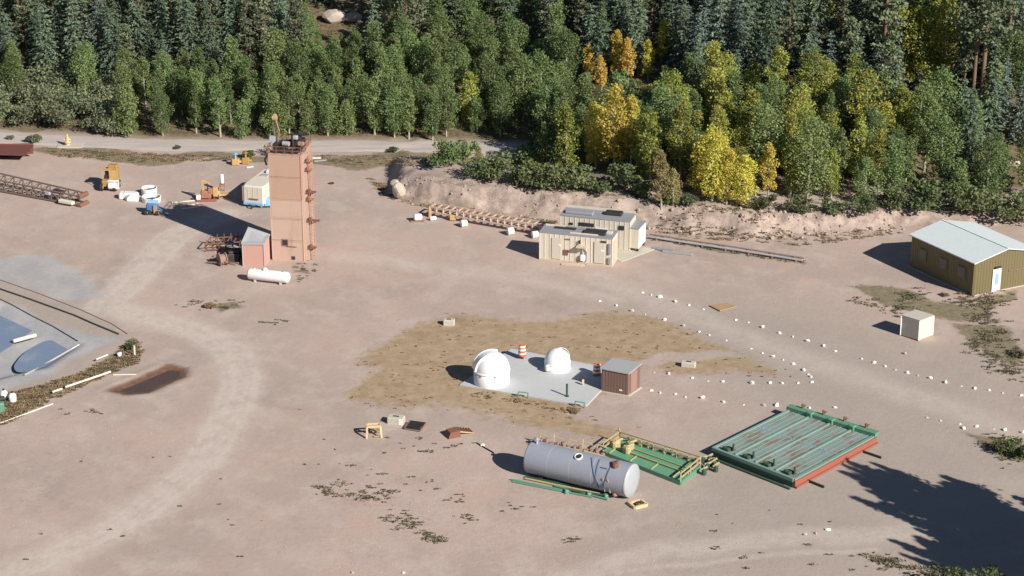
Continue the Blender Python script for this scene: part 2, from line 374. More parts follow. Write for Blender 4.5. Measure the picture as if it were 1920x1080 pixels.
grassy = [[(-20, 270), (60, 272), (140, 277), (240, 283), (320, 288), (520, 290), (520, 302), (430, 301), (250, 309), (110, 298), (60, 284)], [(560, 288), (860, 290), (840, 322), (740, 316), (640, 311), (580, 306)], [(750, 376), (850, 386), (1050, 414), (1040, 422), (820, 396), (745, 384)],
          [(-20, 742), (60, 730), (150, 700), (215, 668), (252, 632), (268, 655), (258, 682), (200, 705), (130, 738), (60, 770), (-20, 800)], [(1580, 530), (1700, 545), (1800, 570), (1930, 545), (1930, 565), (1800, 600), (1660, 580)],
          [(1780, 600), (1880, 610), (1930, 650), (1930, 700), (1850, 670)], [(1800, 805), (1930, 820), (1930, 870), (1860, 855)], [(1215, 440), (1510, 488), (1500, 496), (1215, 450)], [(690, 335), (735, 350), (745, 375), (715, 372)],
          [(370, 565), (430, 560), (450, 575), (400, 585)], [(550, 500), (590, 500), (585, 515), (545, 512)], [(-30, 230), (1030, 262), (1035, 255), (-30, 240)], [(800, 295), (1040, 300), (1200, 340), (1180, 372), (900, 345), (820, 322)]]
m_green = np.zeros_like(gx)
for p_ in grassy: m_green = np.maximum(m_green, soft(p_, .7))
stain = [[(190, 378), (235, 376), (245, 392), (205, 392)], [(445, 562), (480, 563), (478, 573), (450, 572)], [(470, 596), (545, 600), (530, 610), (480, 607)], [(800, 430), (835, 432), (830, 440), (800, 438)]]
dark = stain + [[(600, 905), (700, 910), (770, 940), (850, 1000), (800, 1010), (730, 970), (620, 935)]]
m_dark = np.zeros_like(gx)
for p_ in dark: m_dark = np.maximum(m_dark, soft(p_, 1.2) * .75)
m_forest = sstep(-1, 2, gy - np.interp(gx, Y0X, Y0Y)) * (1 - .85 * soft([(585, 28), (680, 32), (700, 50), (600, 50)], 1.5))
m_mud = 1 - sstep(-.45, .1, polysd(gx, gy, PITW) + (fbm(gx, gy, 1.2, 44) - .5) * .5)
m_bank = np.clip(sstep(-.2, .6, np.minimum(gy - np.interp(gx, FX, FY), gx - FX0 + 1.2)) * (1 - sstep(3, 6, gy - np.interp(gx, FX, FY))), 0, 1)
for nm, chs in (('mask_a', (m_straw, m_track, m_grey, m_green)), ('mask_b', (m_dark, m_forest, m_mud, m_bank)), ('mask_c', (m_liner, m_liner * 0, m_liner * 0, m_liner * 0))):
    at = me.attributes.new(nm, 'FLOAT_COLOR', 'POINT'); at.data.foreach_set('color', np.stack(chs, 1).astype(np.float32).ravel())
m, t, b, o = new_mat('bare_gravel_ground')
geo = t.nodes.new('ShaderNodeNewGeometry'); pos = geo.outputs['Position']
def attr(nm):
    a_ = t.nodes.new('ShaderNodeAttribute'); a_.attribute_name = nm; s_ = t.nodes.new('ShaderNodeSeparateColor'); t.links.new(a_.outputs['Color'], s_.inputs[0])
    return s_.outputs[0], s_.outputs[1], s_.outputs[2], a_.outputs['Alpha']
aS, aT, aG, aV = attr('mask_a'); bD, bF, bM, bB = attr('mask_b'); cL, _, _, _ = attr('mask_c')
mp = t.nodes.new('ShaderNodeMapping'); mp.inputs['Scale'].default_value = (1, .8, 1); mp.inputs['Rotation'].default_value = (0, 0, .5); t.links.new(pos, mp.inputs[0])
nbig = noise(t, pos, .06, 4, .6); nmid = noise(t, mp.outputs[0], .35, 6, .65); nfin = noise(t, pos, 2.2, 6, .7); nspk = noise(t, pos, 7, 3, .7)
c = mix(t, ramp(t, nbig, .38, .62), (.485, .378, .330), (.420, .340, .300))
c = mix(t, ramp(t, nmid, .45, .68, 0, .8), c, (.52, .435, .385))
c = mix(t, ramp(t, noise(t, mp.outputs[0], .16, 7, .7), .52, .70, 0, .55), c, (.335, .275, .245))
c = mix(t, ramp(t, noise(t, mp.outputs[0], .9, 6, .75), .55, .72, 0, .5), c, (.315, .26, .23))
c = mix(t, ramp(t, noise(t, pos, .22, 5, .6), .52, .75, 0, .45), c, (.52, .37, .30))
c = mix(t, mth(t, 'MULTIPLY', aG, .65), c, (.36, .325, .285))
c = mix(t, mth(t, 'MULTIPLY', aT, ramp(t, noise(t, mp.outputs[0], .7, 8, .75), .33, .58, .4, 1.0)), c, (.58, .505, .45))
sm = ramp(t, mth(t, 'ADD', aS, mth(t, 'MULTIPLY', mth(t, 'SUBTRACT', noise(t, pos, 1.1, 8, .75), .5), 2.2)), .25, .95)
sc_ = mix(t, ramp(t, noise(t, pos, .9, 6, .7), .35, .7), (.325, .235, .135), (.44, .335, .215))
sc_ = mix(t, ramp(t, noise(t, pos, .3, 5, .7), .5, .75, 0, .7), sc_, (.225, .16, .085))
c = mix(t, mth(t, 'MULTIPLY', sm, .88), c, sc_)
gm = ramp(t, mth(t, 'ADD', aV, mth(t, 'MULTIPLY', mth(t, 'SUBTRACT', noise(t, pos, 1.3, 6, .75), .5), 1.6)), .42, .95)
gc = mix(t, ramp(t, nfin, .35, .7), (.13, .125, .065), (.27, .215, .13))
c = mix(t, mth(t, 'MULTIPLY', gm, .85), c, gc)
dm = ramp(t, mth(t, 'ADD', bD, mth(t, 'MULTIPLY', mth(t, 'SUBTRACT', noise(t, pos, 2.4, 6, .8), .5), 2.4)), .7, 1.25)
c = mix(t, mth(t, 'MULTIPLY', dm, .55), c, (.13, .095, .075))
bk = mix(t, ramp(t, noise(t, pos, .9, 8, .75), .40, .62), (.47, .375, .325), (.25, .195, .165))
c = mix(t, mth(t, 'MULTIPLY', bB, .8), c, bk)
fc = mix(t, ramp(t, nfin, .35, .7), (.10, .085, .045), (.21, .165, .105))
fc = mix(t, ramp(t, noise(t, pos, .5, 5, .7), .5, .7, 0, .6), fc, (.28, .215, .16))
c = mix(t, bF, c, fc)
c = mix(t, mth(t, 'MULTIPLY', cL, .9), c, mix(t, ramp(t, nmid, .35, .65), (.37, .385, .41), (.47, .47, .475)))
c = mix(t, bM, c, mix(t, ramp(t, nfin, .3, .7), (.13, .068, .045), (.19, .105, .07)))
mp2 = t.nodes.new('ShaderNodeMapping'); mp2.inputs['Scale'].default_value = (.5, 2.2, 1); mp2.inputs['Rotation'].default_value = (0, 0, -.35); t.links.new(pos, mp2.inputs[0])
c = mix(t, ramp(t, noise(t, mp2.outputs[0], 1.1, 8, .75), .58, .70, 0, .45), c, (.60, .50, .43))
c = mix(t, ramp(t, noise(t, mp2.outputs[0], 1.7, 8, .8), .60, .70, 0, .4), c, (.24, .19, .165))
# scattered pebbles and small dark specks
c = mix(t, ramp(t, nspk, .66, .72, 0, .5), c, (.20, .16, .13))
c = mix(t, ramp(t, noise(t, pos, 5, 2, .6), .72, .76, 0, .5), c, (.62, .56, .50))
c = mix(t, ramp(t, nfin, .3, .75, 0, .22), c, mix(t, .5, c, (.2, .15, .12)))
t.links.new(c, b.inputs['Base Color']); b.inputs['Roughness'].default_value = .95; b.inputs['Specular IOR Level'].default_value = .15
bp = t.nodes.new('ShaderNodeBump'); bp.inputs['Strength'].default_value = .55; bp.inputs['Distance'].default_value = .06
t.links.new(mth(t, 'ADD', nfin, mth(t, 'MULTIPLY', nspk, .4)), bp.inputs['Height']); t.links.new(bp.outputs[0], b.inputs['Normal'])
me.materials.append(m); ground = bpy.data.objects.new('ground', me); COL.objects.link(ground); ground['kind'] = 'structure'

# dirt road strip
def strip(name, pts, half, lift, mat, seg=1.0, rag=.25):
    P_ = [Vector((p[0], p[1], 0)) for p in pts]; out = []
    for a_, b_ in zip(P_[:-1], P_[1:]):
        n_ = max(1, int((b_ - a_).length / seg)); out += [a_.lerp(b_, k / n_) for k in range(n_)]
    out.append(P_[-1]); vs = []; fs = []; C_ = 9
    for k, p in enumerate(out):
        d = (out[min(k + 1, len(out) - 1)] - out[max(k - 1, 0)]).normalized(); nrm = Vector((-d.y, d.x, 0))
        for j in range(C_):
            u = -1 + 2 * j / (C_ - 1); e = half * u + (rag * (vnoise(np.array([p.x]), np.array([p.y]), 1.5, 3 + j)[0] - .5) * 2 if abs(u) > .9 else 0)
            q_ = p + nrm * e; vs.append((q_.x, q_.y, H(q_.x, q_.y) + lift - (.05 if abs(u) > .99 else 0)))
    for k in range(len(out) - 1):
        for j in range(C_ - 1): i_ = k * C_ + j; fs.append((i_, i_ + C_, i_ + C_ + 1, i_ + 1))
    mb = MB().raw(vs, fs, True); o_ = obj(name, mb, mat); o_['kind'] = 'structure'; return o_
m, t, b, o = new_mat('packed_dirt_road'); geo = t.nodes.new('ShaderNodeNewGeometry'); pos = geo.outputs['Position']
mp = t.nodes.new('ShaderNodeMapping'); mp.inputs['Scale'].default_value = (.25, 1.6, 1); t.links.new(pos, mp.inputs[0])
c = mix(t, ramp(t, noise(t, mp.outputs[0], .8, 6, .6), .35, .7), (.43, .385, .36), (.53, .475, .44))
c = mix(t, ramp(t, noise(t, pos, 3, 5, .7), .5, .8, 0, .4), c, (.30, .24, .2))
t.links.new(c, b.inputs['Base Color']); b.inputs['Roughness'].default_value = .95; M['road'] = m
strip('dirt_road', [G(-900, 222), G(-60, 254), G(0, 258), G(240, 269.5), G(320, 272.5), G(600, 273.5), G(800, 275.5), G(1030, 279), G(1130, 283, .3)], 1.85, .05, 'road')

# muddy pit water and lined pond water
def water(name, poly, z, mat, inset=0):
    c_ = sum(poly, Vector()) / len(poly); n_ = len(poly); ring = []
    for k in range(n_):
        a_, b_ = poly[k], poly[(k + 1) % n_]
        for s_ in range(6): ring.append(a_.lerp(b_, s_ / 6))
    for _ in range(9): ring = [(ring[k - 1] + ring[k] * 2 + ring[(k + 1) % len(ring)]) / 4 for k in range(len(ring))]
    ring = [c_ + (p - c_) * (1 - inset) for p in ring]
    ring = [p + (p - c_).normalized() * .35 * float(vnoise(np.array([p.x]), np.array([p.y]), 1.3, 5)[0] - .5) for p in ring]
    mb = MB().raw([(p.x, p.y, z) for p in ring], [list(range(len(ring)))]); o_ = obj(name, mb, mat); o_['kind'] = 'structure'; return o_
M['mud_water'] = paint('brown_muddy_water', (.085, .058, .048), .4, dirt=(.12, .075, .055), amt=.6, sc=.6)
M['liner_water'] = paint('shallow_blue_water_on_liner', (.19, .25, .355), .5, dirt=(.28, .33, .40), amt=1.0, sc=.3)
water('muddy_puddle', PITW, -.155, 'mud_water', .04)
water('pond_water', [G(*p) for p in [(0, 578), (58, 592), (75, 600), (-10, 660), (-60, 680), (-150, 640), (-80, 580)]], -.52, 'liner_water')
water('pond_water', [G(*p) for p in [(97, 622), (138, 645), (88, 678), (35, 690), (18, 676), (63, 636)]], -.5, 'liner_water')
# ------------------------------------------------------------------ tall salmon tower and its shed
def frame_from(a, b):
    """local frame: origin a, x axis towards b (on the ground)"""
    d = b - a; return math.atan2(d.y, d.x), d.length
fl = G(511, 487); fr = G(571, 490.5); rz, wd = frame_from(fl, fr)
tw = thing('equipment_tower', 'tall salmon coloured tower of five stacked metal panels with machinery on top', 'tower', fl, rz)
TD = 3.7; seams = [487, 447.5, 406, 369, 326, 283]; hs = [(487 - s) / (20.65 * .955) for s in seams]; hs = [h_ * .975 for h_ in hs]; TW = wd
names = ['tower_pale', 'tower_pale', 'tower_pale', 'tower_orange', 'tower_orange']
for k in range(5):
    z0, z1 = hs[k] + (.03 if k else 0), hs[k + 1]
    mb = MB().box((TW / 2, TD / 2, (z0 + z1) / 2), (TW, TD, z1 - z0))
    mb.box((TW / 2, TD / 2, z1 - .03), (TW + .06, TD + .06, .07))
    for xx in (.03, TW - .03): mb.box((xx, -.02, (z0 + z1) / 2), (.07, .05, z1 - z0 - .1))
    if k == 2: mb.box((TW / 2, -.012, (z0 + z1) / 2), (TW - .2, .02, z1 - z0 - .25))
    obj('wall_panel', mb, names[k], tw, True)
wn = obj('window', MB().box((TW * .42, -.03, 1.75), (.62, .06, .66)), 'rust_pale', tw, True)
obj('pane', MB().box((TW * .42, -.065, 1.75), (.46, .02, .5)), 'dark', wn, True)
obj('hatch', MB().box((TW * .66, -.02, .3), (.32, .05, .3)), 'dark', tw, True)
obj('ledge', MB().box((TW * .66, -.08, 1.5), (.9, .16, .08)), 'tower_pale', tw, True)
mb = MB()                                            # side duct and ladder tower on the right
for yy in (.5, 1.5): mb.beam((TW + .62, yy, 0), (TW + .62, yy, hs[5] - .1), .12)
for k in range(34): mb.beam((TW + .62, .5, .3 + k * .31), (TW + .62, 1.5, .3 + k * .31), .05)
for k in range(7): mb.beam((TW, 1, .8 + k * 1.5), (TW + .62, 1, .8 + k * 1.5), .08)
obj('ladder', mb, 'tower_orange', tw, True)
obj('side_duct', MB().box((TW + .22, .55, 5.1), (.4, .6, 10.1)), 'tower_pale', tw, True)
for k, (z, ww) in enumerate(((3.9, 1.0), (5.9, .5), (6.6, .75), (8.7, .45), (1.3, .6), (9.5, .5))):
    mb = MB().box((TW + .45 + ww / 2, .3, z), (ww, .5, .06)); mb.beam((TW + .45, .3, z - .4), (TW + .4 + ww, .3, z), .06); mb.rbox((TW + .62, .2, z + .16), (.34, .3, .28))
    obj('bracket', mb, 'orange_mach' if k % 2 else 'rust', tw, True)
top = hs[5]
mb = MB()
for (a_, b_) in (((0, 0), (TW, 0)), ((TW, 0), (TW, TD)), ((TW, TD), (0, TD)), ((0, TD), (0, 0))):
    for z in (.35, .7): mb.beam((*a_, top + z), (*b_, top + z), .05)
    for k in range(4): mb.beam((a_[0] + (b_[0] - a_[0]) * k / 4, a_[1] + (b_[1] - a_[1]) * k / 4, top), (a_[0] + (b_[0] - a_[0]) * k / 4, a_[1] + (b_[1] - a_[1]) * k / 4, top + .7), .05)
obj('guard_rail', mb, 'rust', tw, True)
mb = MB().rbox((.9, 1.4, top + .45), (1.2, .8, .6)).rbox((2.2, 2.4, top + .4), (1.1, .9, .8)).cyl((.5, 2.6, top + .25), (1.6, 2.9, top + .3), .25).box((1.4, .6, top + .12), (2.2, .5, .22)).rbox((2.6, 1.0, top + .35), (.5, .6, .6))
mb.cyl((1.8, 1.8, top + .3), (1.8, 1.8, top + 1.3), .12).cyl((2.3, 2.4, top + .7), (2.3, 2.4, top + 1.5), .2).beam((1.2, 2.4, top + 1.1), (3.3, 2.0, top + 1.35), .14)
obj('winch_gear', mb, 'dark', tw, True)
obj('motor', MB().cyl((1.15, .9, top + .75), (1.75, .8, top + .75), .22), 'galv', tw, True); obj('motor_box', MB().rbox((2.05, 1.9, top + 1.05), (.45, .4, .3)), 'galv', tw, True)
obj('control_box', MB().rbox((2.9, .5, top + .95), (.6, .35, .3)), 'rust_pale', tw, True); obj('jib', MB().beam((2.6, 1, top + .6), (3.6, .9, top + 1.0), .12), 'rust_pale', tw, True)
obj('cabinet', MB().box((.1, 1.4, top + .6), (.5, .4, 1.2)), 'tank_end', tw, True)
mb = MB().rbox((-.1, .7, top + .1), (.45, .5, .7))
mb.tube([(-.1, .5, top - .2), (-.45, .4, top - .7), (-.3, .4, top - 1.2)], .1)
obj('gearbox', mb, 'rust_pale', tw, True)
mb = MB().beam((.35, 1.5, top), (.2, 1.6, top + 2.6), .09); mb.beam((.75, 1.3, top + 1.7), (.35, 1.5, top + 2.75), .12); mb.beam((.5, 1.2, top), (.75, 1.3, top + 1.7), .1)
obj('mast', mb, 'rust_pale', tw, True)
obj('sheave', MB().cyl((.1, 1.6, top + 2.85), (.5, 1.6, top + 2.85), .26, n=16).rbox((.3, 1.6, top + 3.1), (.3, .3, .25)), 'wood', tw, True)

a = G(456, 499); b_ = G(496, 499.5); c_ = G(506.5, 489); d_ = a + (c_ - b_) * 1.25
tsh = thing('pump_shed', 'small pink metal shed with grey pent roof against the foot of the tower', 'shed', a)
zt = [2.15, 2.15, 2.45, 3.0]
obj('wall', MB().prism([a, b_, c_, d_], 0, zt), 'pink_shed', tsh)
ctr = (a + b_ + c_ + d_) / 4; ov = [p + (p - ctr).normalized() * .12 for p in (a, b_, c_, d_)]
obj('roof', MB().prism(ov, [z + .01 for z in zt], [z + .09 for z in zt]), 'galv', tsh)
mb = MB()
for p in (a, b_): mb.beam((p.x, p.y - .02, 0), (p.x, p.y - .02, 2.15), .07)
mb.beam((a.x, a.y - .03, 2.1), (b_.x, b_.y - .03, 2.1), .08)
obj('corner_trim', mb, 'galv', tsh)

# scrap heap left of the shed
sp = thing('scrap_rack', 'heap of rusty pipe frames and reels left of the small pink shed', 'scrap rack', G(420, 485))
mb = MB(); A = G(385, 472); B = G(450, 468); d_ = Vector((.3, 1.6, 0))
for z in (.15, .75): mb.beam(A + Vector((0, 0, z)), B + Vector((0, 0, z)), .09); mb.beam(A + d_ + Vector((0, 0, z)), B + d_ + Vector((0, 0, z)), .09)
for k in range(6):
    p = A.lerp(B, k / 5); mb.beam(p, p + Vector((0, 0, .8)), .07); mb.beam(p + Vector((0, 0, .75)), p + d_ + Vector((0, 0, .75)), .07); mb.beam(p + d_, p + d_ + Vector((0, 0, 1.1)), .07)
obj('pipe_frame', mb, 'rust', sp)
mb = MB()
for k in range(9): p = G(388 + k * 6, 494 - (k % 3) * 6); mb.cyl(p + Vector((0, 0, .12)), p + Vector((1.6 - .2 * (k % 4), .8 * (k % 3 - 1), .35 + .1 * (k % 2))), .07)
obj('loose_pipe', mb, 'rust_pale', sp)
p = G(412, 497); obj('cable_reel', MB().cyl(p + Vector((0, 0, .5)), p + Vector((.45, .25, .5)), .5, n=18).cyl(p + Vector((-.08, -.04, .5)), p + Vector((0, 0, .5)), .62, n=18).cyl(p + Vector((.45, .25, .5)), p + Vector((.53, .29, .5)), .62, n=18), 'rust_pale', sp)
p = G(436, 492); obj('machine_body', MB().rbox(p + Vector((0, .2, .45)), (1.2, .8, .8), .3).rbox(p + Vector((.5, 1.4, .35)), (.9, .9, .7), .5).cyl(p + Vector((-.3, 0, .9)), p + Vector((.4, .2, 1.0)), .2), 'dark', sp)
p = G(434, 476); obj('lid', MB().box(p + Vector((0, 0, .95)), (.8, .35, .06), .2), 'sky_blue', sp)

# white propane tank
def capsule(mb, a, b, r, n=24, cap=.55):
    ax = (b - a).normalized(); ln = (b - a).length; prof = []
    for k in range(7): t_ = math.pi / 2 * k / 6; prof.append((r * math.sin(t_), r * cap * (1 - math.cos(t_))))
    prof2 = prof + [(rr, ln - zz) for rr, zz in prof[::-1]]
    prof2[0] = (.001, 0); prof2[-1] = (.001, ln)
    return mb.lathe(prof2, a, ax, n)
pa = G(464, 512.5, .62); pb = G(543.5, 521, .62)
pt = thing('propane_tank', 'white horizontal propane tank in front of the salmon tower', 'gas tank', (pa + pb) / 2 - Vector((0, 0, .62)))
obj('tank_shell', capsule(MB(), pa, pb, .50), 'white', pt)
d = (pb - pa).normalized()
for f_ in (.2, .8):
    p = pa.lerp(pb, f_); obj('saddle', MB().box((p.x, p.y, .11), (.16, .8, .24), math.atan2(d.y, d.x)), 'block', pt)
p = pa.lerp(pb, .42); obj('valve_hood', MB().lathe([(.22, 0), (.22, .16), (.12, .24), (.001, .25)], p + Vector((0, 0, .46))), 'white', pt)
p = pa.lerp(pb, .86); obj('filler_cap', MB().cyl(p + Vector((0, 0, .45)), p + Vector((0, 0, .6)), .1), 'galv', pt)
# lifting eyes
p = pa.lerp(pb, .18); obj('lifting_lug', MB().box(p + Vector((0, 0, .52)), (.12, .03, .1)), 'white', pt)

# ------------------------------------------------------------------ cream trailer behind the tower
a = G(456, 387); b_ = G(496, 391); rz, wd = frame_from(a, b_)
tr = thing('utility_trailer', 'cream box trailer with pale blue skirt standing behind the salmon tower', 'trailer', a, rz - .02)
TLn = 5.2
mb = MB().rbox((wd / 2, TLn / 2, 1.32), (wd, TLn, 1.75), 0, .16); obj('body', mb, 'cream', tr, True)
obj('skirt', MB().rbox((wd / 2, .02, .42), (wd * .96, .3, .3), 0, .08), 'sky_blue', tr, True)
obj('vent_slot', MB().box((wd * .5, -.02, .85), (wd * .42, .05, .13)), 'rust', tr, True)
obj('corner_strip', MB().box((.02, -.01, 1.35), (.07, .05, 1.5)), 'tower_orange', tr, True)
mb = MB()
for x in (wd * .25, wd * .5, wd * .75): mb.box((x, -.01, 1.4), (.02, .03, 1.3))
obj('panel_joint', mb, 'tan_paint', tr, True)
obj('roof_vent', MB().rbox((wd * .55, TLn - .8, 2.36), (.9, 1.1, .3), 0, .1), 'white', tr, True)
obj('roof_hatch', MB().rbox((wd * .45, TLn - 2.0, 2.25), (.8, .6, .12), 0, .04), 'galv', tr, True)
for y in (1.7, 2.6):
    for x in (.05, wd - .05): w_ = obj('wheel', MB().cyl((x - .12, y, .33), (x + .12, y, .33), .33, n=20), 'dark', tr, True); obj('rim', MB().cyl((x - .13, y, .33), (x + .13, y, .33), .17, n=14), 'white', w_, True)
obj('hitch', MB().beam((wd * .2, .2, .3), (wd / 2, -.6, .3), .09).beam((wd * .8, .2, .3), (wd / 2, -.6, .3), .09).cyl((wd / 2, -.5, 0), (wd / 2, -.5, .45), .06), 'dark', tr, True)
p = G(501, 386); gp = thing('generator_set', 'blue grey engine unit beside the cream trailer', 'generator', p, .1)
obj('housing', MB().rbox((0, 0, .5), (.6, .9, .75), 0, .08), 'sky_blue', gp, True); obj('skid', MB().box((0, 0, .08), (.7, 1.1, .12)), 'dark', gp, True); obj('exhaust', MB().cyl((.1, .2, .85), (.1, .2, 1.15), .05), 'dark', gp, True)

# ------------------------------------------------------------------ machines on the left
def wheel(root, c, r, w_=.25, mat='dark', ax=(1, 0, 0)):
    c = Vector(c); ax = Vector(ax); o_ = obj('wheel', MB().cyl(c - ax * w_ / 2, c + ax * w_ / 2, r, n=18), mat, root, True)
    obj('hub', MB().cyl(c - ax * (w_ / 2 + .02), c + ax * (w_ / 2 + .02), r * .45, n=12), 'ochre', o_, True)
p = G(206, 356); y1 = thing('forklift', 'yellow upright machine with tall housing and a white drum at its front', 'machine', p, -.1)
obj('housing', MB().rbox((.25, .9, 1.5), (.95, .8, 1.7), 0, .08), 'yellow', y1, True)
obj('hood', MB().rbox((-.35, .3, .75), (.8, 1.3, .6), 0, .1).rbox((-.75, .2, .5), (.35, .6, .5), 0, .08), 'yellow', y1, True)
obj('seat', MB().rbox((-.35, .5, 1.25), (.5, .45, .3)).rbox((-.35, .75, 1.6), (.5, .12, .5)), 'dark', y1, True)
obj('canopy', MB().box((-.3, .5, 2.0), (.8, .9, .07)).beam((-.65, .1, 1), (-.65, .1, 2), .06).beam((.05, .1, 1), (.05, .1, 2), .06), 'ochre', y1, True)
obj('radiator_grille', MB().box((.25, .48, 1.4), (.6, .05, .9)), 'ochre', y1, True)
for x, y in ((-.7, -.3), (.6, -.3), (-.7, 1.0), (.65, 1.0)): wheel(y1, (x, y, .38), .38)
obj('drum', MB().cyl((.05, -.35, .55), (.85, -.35, .55), .34, n=18), 'white', y1, True)
obj('bumper', MB().box((.45, -.1, 1.0), (1.05, .35, .08)).beam((-.1, -.2, .5), (-.1, -.2, 1.0), .07).beam((.97, -.2, .2), (.97, -.2, 1.0), .08), 'white', y1, True)

p = G(240, 376); o_ = MB().rbox(p + Vector((0, .6, .35)), (1.9, .9, .6), -.15, .15).rbox(p + Vector((.45, 0, .3)), (1.3, .7, .55), -.1, .2)
tb = thing('wrapped_bundle', 'low white covered bundle between the yellow machine and the round tub', 'bundle', p); obj('cover', o_, 'white', tb)
obj('strap', MB().box(p + Vector((.2, .1, .6)), (.05, 1.2, .04)).box(p + Vector((-.4, .6, .67)), (.05, .95, .04)), 'galv', tb)
p = G(284, 377); tb = thing('round_tub', 'open round white tub with a dark inside behind the blue pump', 'tub', p)
obj('tub_wall', MB().lathe([(.9, 0), (.95, .45), (.95, .5), (.85, .5), (.82, .1)], p, n=28), 'white', tb)
obj('tub_floor', MB().cyl(p + Vector((0, 0, .05)), p + Vector((0, 0, .1)), .84, n=28), 'dark', tb)
p = G(280, 365); tb2 = thing('round_tub', 'second round white tub with raised lid behind the first', 'tub', p)
obj('tub_wall', MB().lathe([(.75, 0), (.8, .7), (.8, .75), (.7, .75), (.66, .1)], p, n=28), 'white', tb2)
obj('tub_floor', MB().cyl(p + Vector((0, 0, .4)), p + Vector((0, 0, .45)), .7, n=28), 'dark', tb2)
p = G(287, 402); bl = thing('pump_unit', 'small bright blue pump unit with tan end panel in front of the white tubs', 'pump', p, -.1)
obj('casing', MB().rbox((-.1, .3, .7), (1.1, .8, .75), 0, .12), 'blue', bl, True); obj('tank', MB().cyl((-.5, .35, 1.1), (.45, .35, 1.1), .22, n=16), 'sky_blue', bl, True)
obj('end_panel', MB().box((.3, -.2, .5), (.35, .1, .95)), 'wood', bl, True); obj('skid', MB().box((-.1, .2, .12), (1.5, .12, .14)).box((-.1, -.2, .12), (1.5, .12, .14)).rbox((-.4, 0, .3), (.5, .4, .35)), 'dark', bl, True)
obj('hose', MB().tube([(.5, .2, .6), (.9, .1, .35), (1.2, 0, .08), (1.5, -.1, .05)], .08), 'blue', bl, True)
wheel(bl, (-.6, -.2, .22), .22); wheel(bl, (.5, -.25, .22), .22)

p = G(388, 378); om = thing('drilling_engine', 'orange tan engine on a low skid with an upright post left of the cream trailer', 'engine', p, .05)
obj('skid', MB().box((0, 0, .15), (1.9, .14, .2)).box((0, .9, .15), (1.9, .14, .2)).box((-.7, .45, .15), (.14, .9, .16)).box((.7, .45, .15), (.14, .9, .16)), 'red', om, True)
obj('engine_block', MB().rbox((-.1, .5, .65), (1.0, .7, .7), 0, .1).rbox((.3, .4, 1.0), (.4, .5, .4)), 'orange_mach', om, True)
obj('post', MB().beam((-.35, .6, .9), (-.4, .6, 2.1), .28, .2).beam((-.4, .6, 2.0), (.35, .6, 1.6), .14), 'ochre', om, True)
obj('drum', MB().cyl((-1.0, .2, .35), (-.6, .2, .35), .3, n=16), 'white', om, True)
obj('radiator', MB().rbox((.8, .7, .8), (.5, .5, .9)), 'ochre', om, True)
obj('exhaust', MB().cyl((.1, .4, 1.1), (.1, .4, 1.7), .06), 'dark', om, True)
p = G(417, 358); wc = thing('gas_cylinder', 'upright white cylinder on an orange stand beside the orange engine', 'cylinder', p)
obj('cylinder', capsule(MB(), p + Vector((0, 0, .75)), p + Vector((0, 0, 1.75)), .2), 'white', wc); obj('stand', MB().box(p + Vector((0, 0, .68)), (.5, .5, .1)).beam(p + Vector((-.2, 0, 0)), p + Vector((-.2, 0, .7)), .08).beam(p + Vector((.2, 0, 0)), p + Vector((.2, 0, .7)), .08), 'orange_mach', wc)
p = G(418, 372); tr_ = thing('tow_dolly', 'low ochre dolly frame between the orange engine and the cream trailer', 'dolly', p, .15)
obj('frame', MB().beam((-.8, 0, .3), (1.0, .3, .3), .12).beam((-.8, .6, .3), (1.0, .3, .3), .12).rbox((-.5, .3, .5), (.5, .5, .4)), 'ochre', tr_, True); wheel(tr_, (-.5, -.12, .22), .22); wheel(tr_, (-.5, .72, .22), .22)
mb = MB(); 
for (x0, y0_, x1, y1_) in ((335, 386, 375, 381), (322, 380, 372, 375), (340, 391, 372, 388)): mb.beam(G(x0, y0_, .08), G(x1, y1_, .08), .14, .1)
solo('plank_stack', mb, 'plank_white', 'pale planks lying on the ground left of the orange engine', 'planks')
for px, py, nm, lab, mt in ((442, 309, 'valve_block', 'low faded yellow valve block behind the cream trailer, left one', 'ochre'), (461, 307, 'valve_block', 'taller faded yellow valve block behind the cream trailer, right one', 'yellow')):
    p = G(px, py); v_ = thing(nm, lab, 'valve', p); obj('body', MB().rbox(p + Vector((0, 0, .35)), (.75, .6, .6)).cyl(p + Vector((-.5, 0, .3)), p + Vector((.6, .1, .3)), .14), mt, v_)
    obj('stem', MB().cyl(p + Vector((0, 0, .6)), p + Vector((0, 0, 1.3)), .1).cyl(p + Vector((0, 0, 1.15)), p + Vector((0, 0, 1.2)), .25), 'sky_blue' if px < 450 else mt, v_)
p = G(127, 273); v_ = thing('wellhead', 'pale yellow wellhead tree standing on a small pad by the dirt road', 'wellhead', p)
obj('pad', MB().box(p + Vector((.3, 0, .04)), (2.6, 1.6, .1)), 'block', v_); obj('valve_tree', MB().cyl(p, p + Vector((0, 0, .9)), .22).cyl(p + Vector((0, 0, .35)), p + Vector((0, 0, .5)), .38).cyl(p + Vector((-.35, 0, .65)), p + Vector((.35, 0, .65)), .13).cyl(p + Vector((0, 0, .9)), p + Vector((0, 0, 1.25)), .1), 'pale_wood', v_)
# white pipe offcuts behind the tower
solo('loose_board', MB().beam(G(582, 296, .1), G(602, 296, .1), .35, .1), 'white', 'white board lying right of the tower near the road', 'board')
solo('loose_board', MB().beam(G(462, 314, .08), G(475, 312, .08), .2, .08), 'white', 'short white board lying behind the cream trailer', 'board')
solo('loose_board', MB().beam(G(589, 302, .06), G(612, 300, .06), .25, .08), 'galv', 'grey board beside the white board right of the tower', 'board')
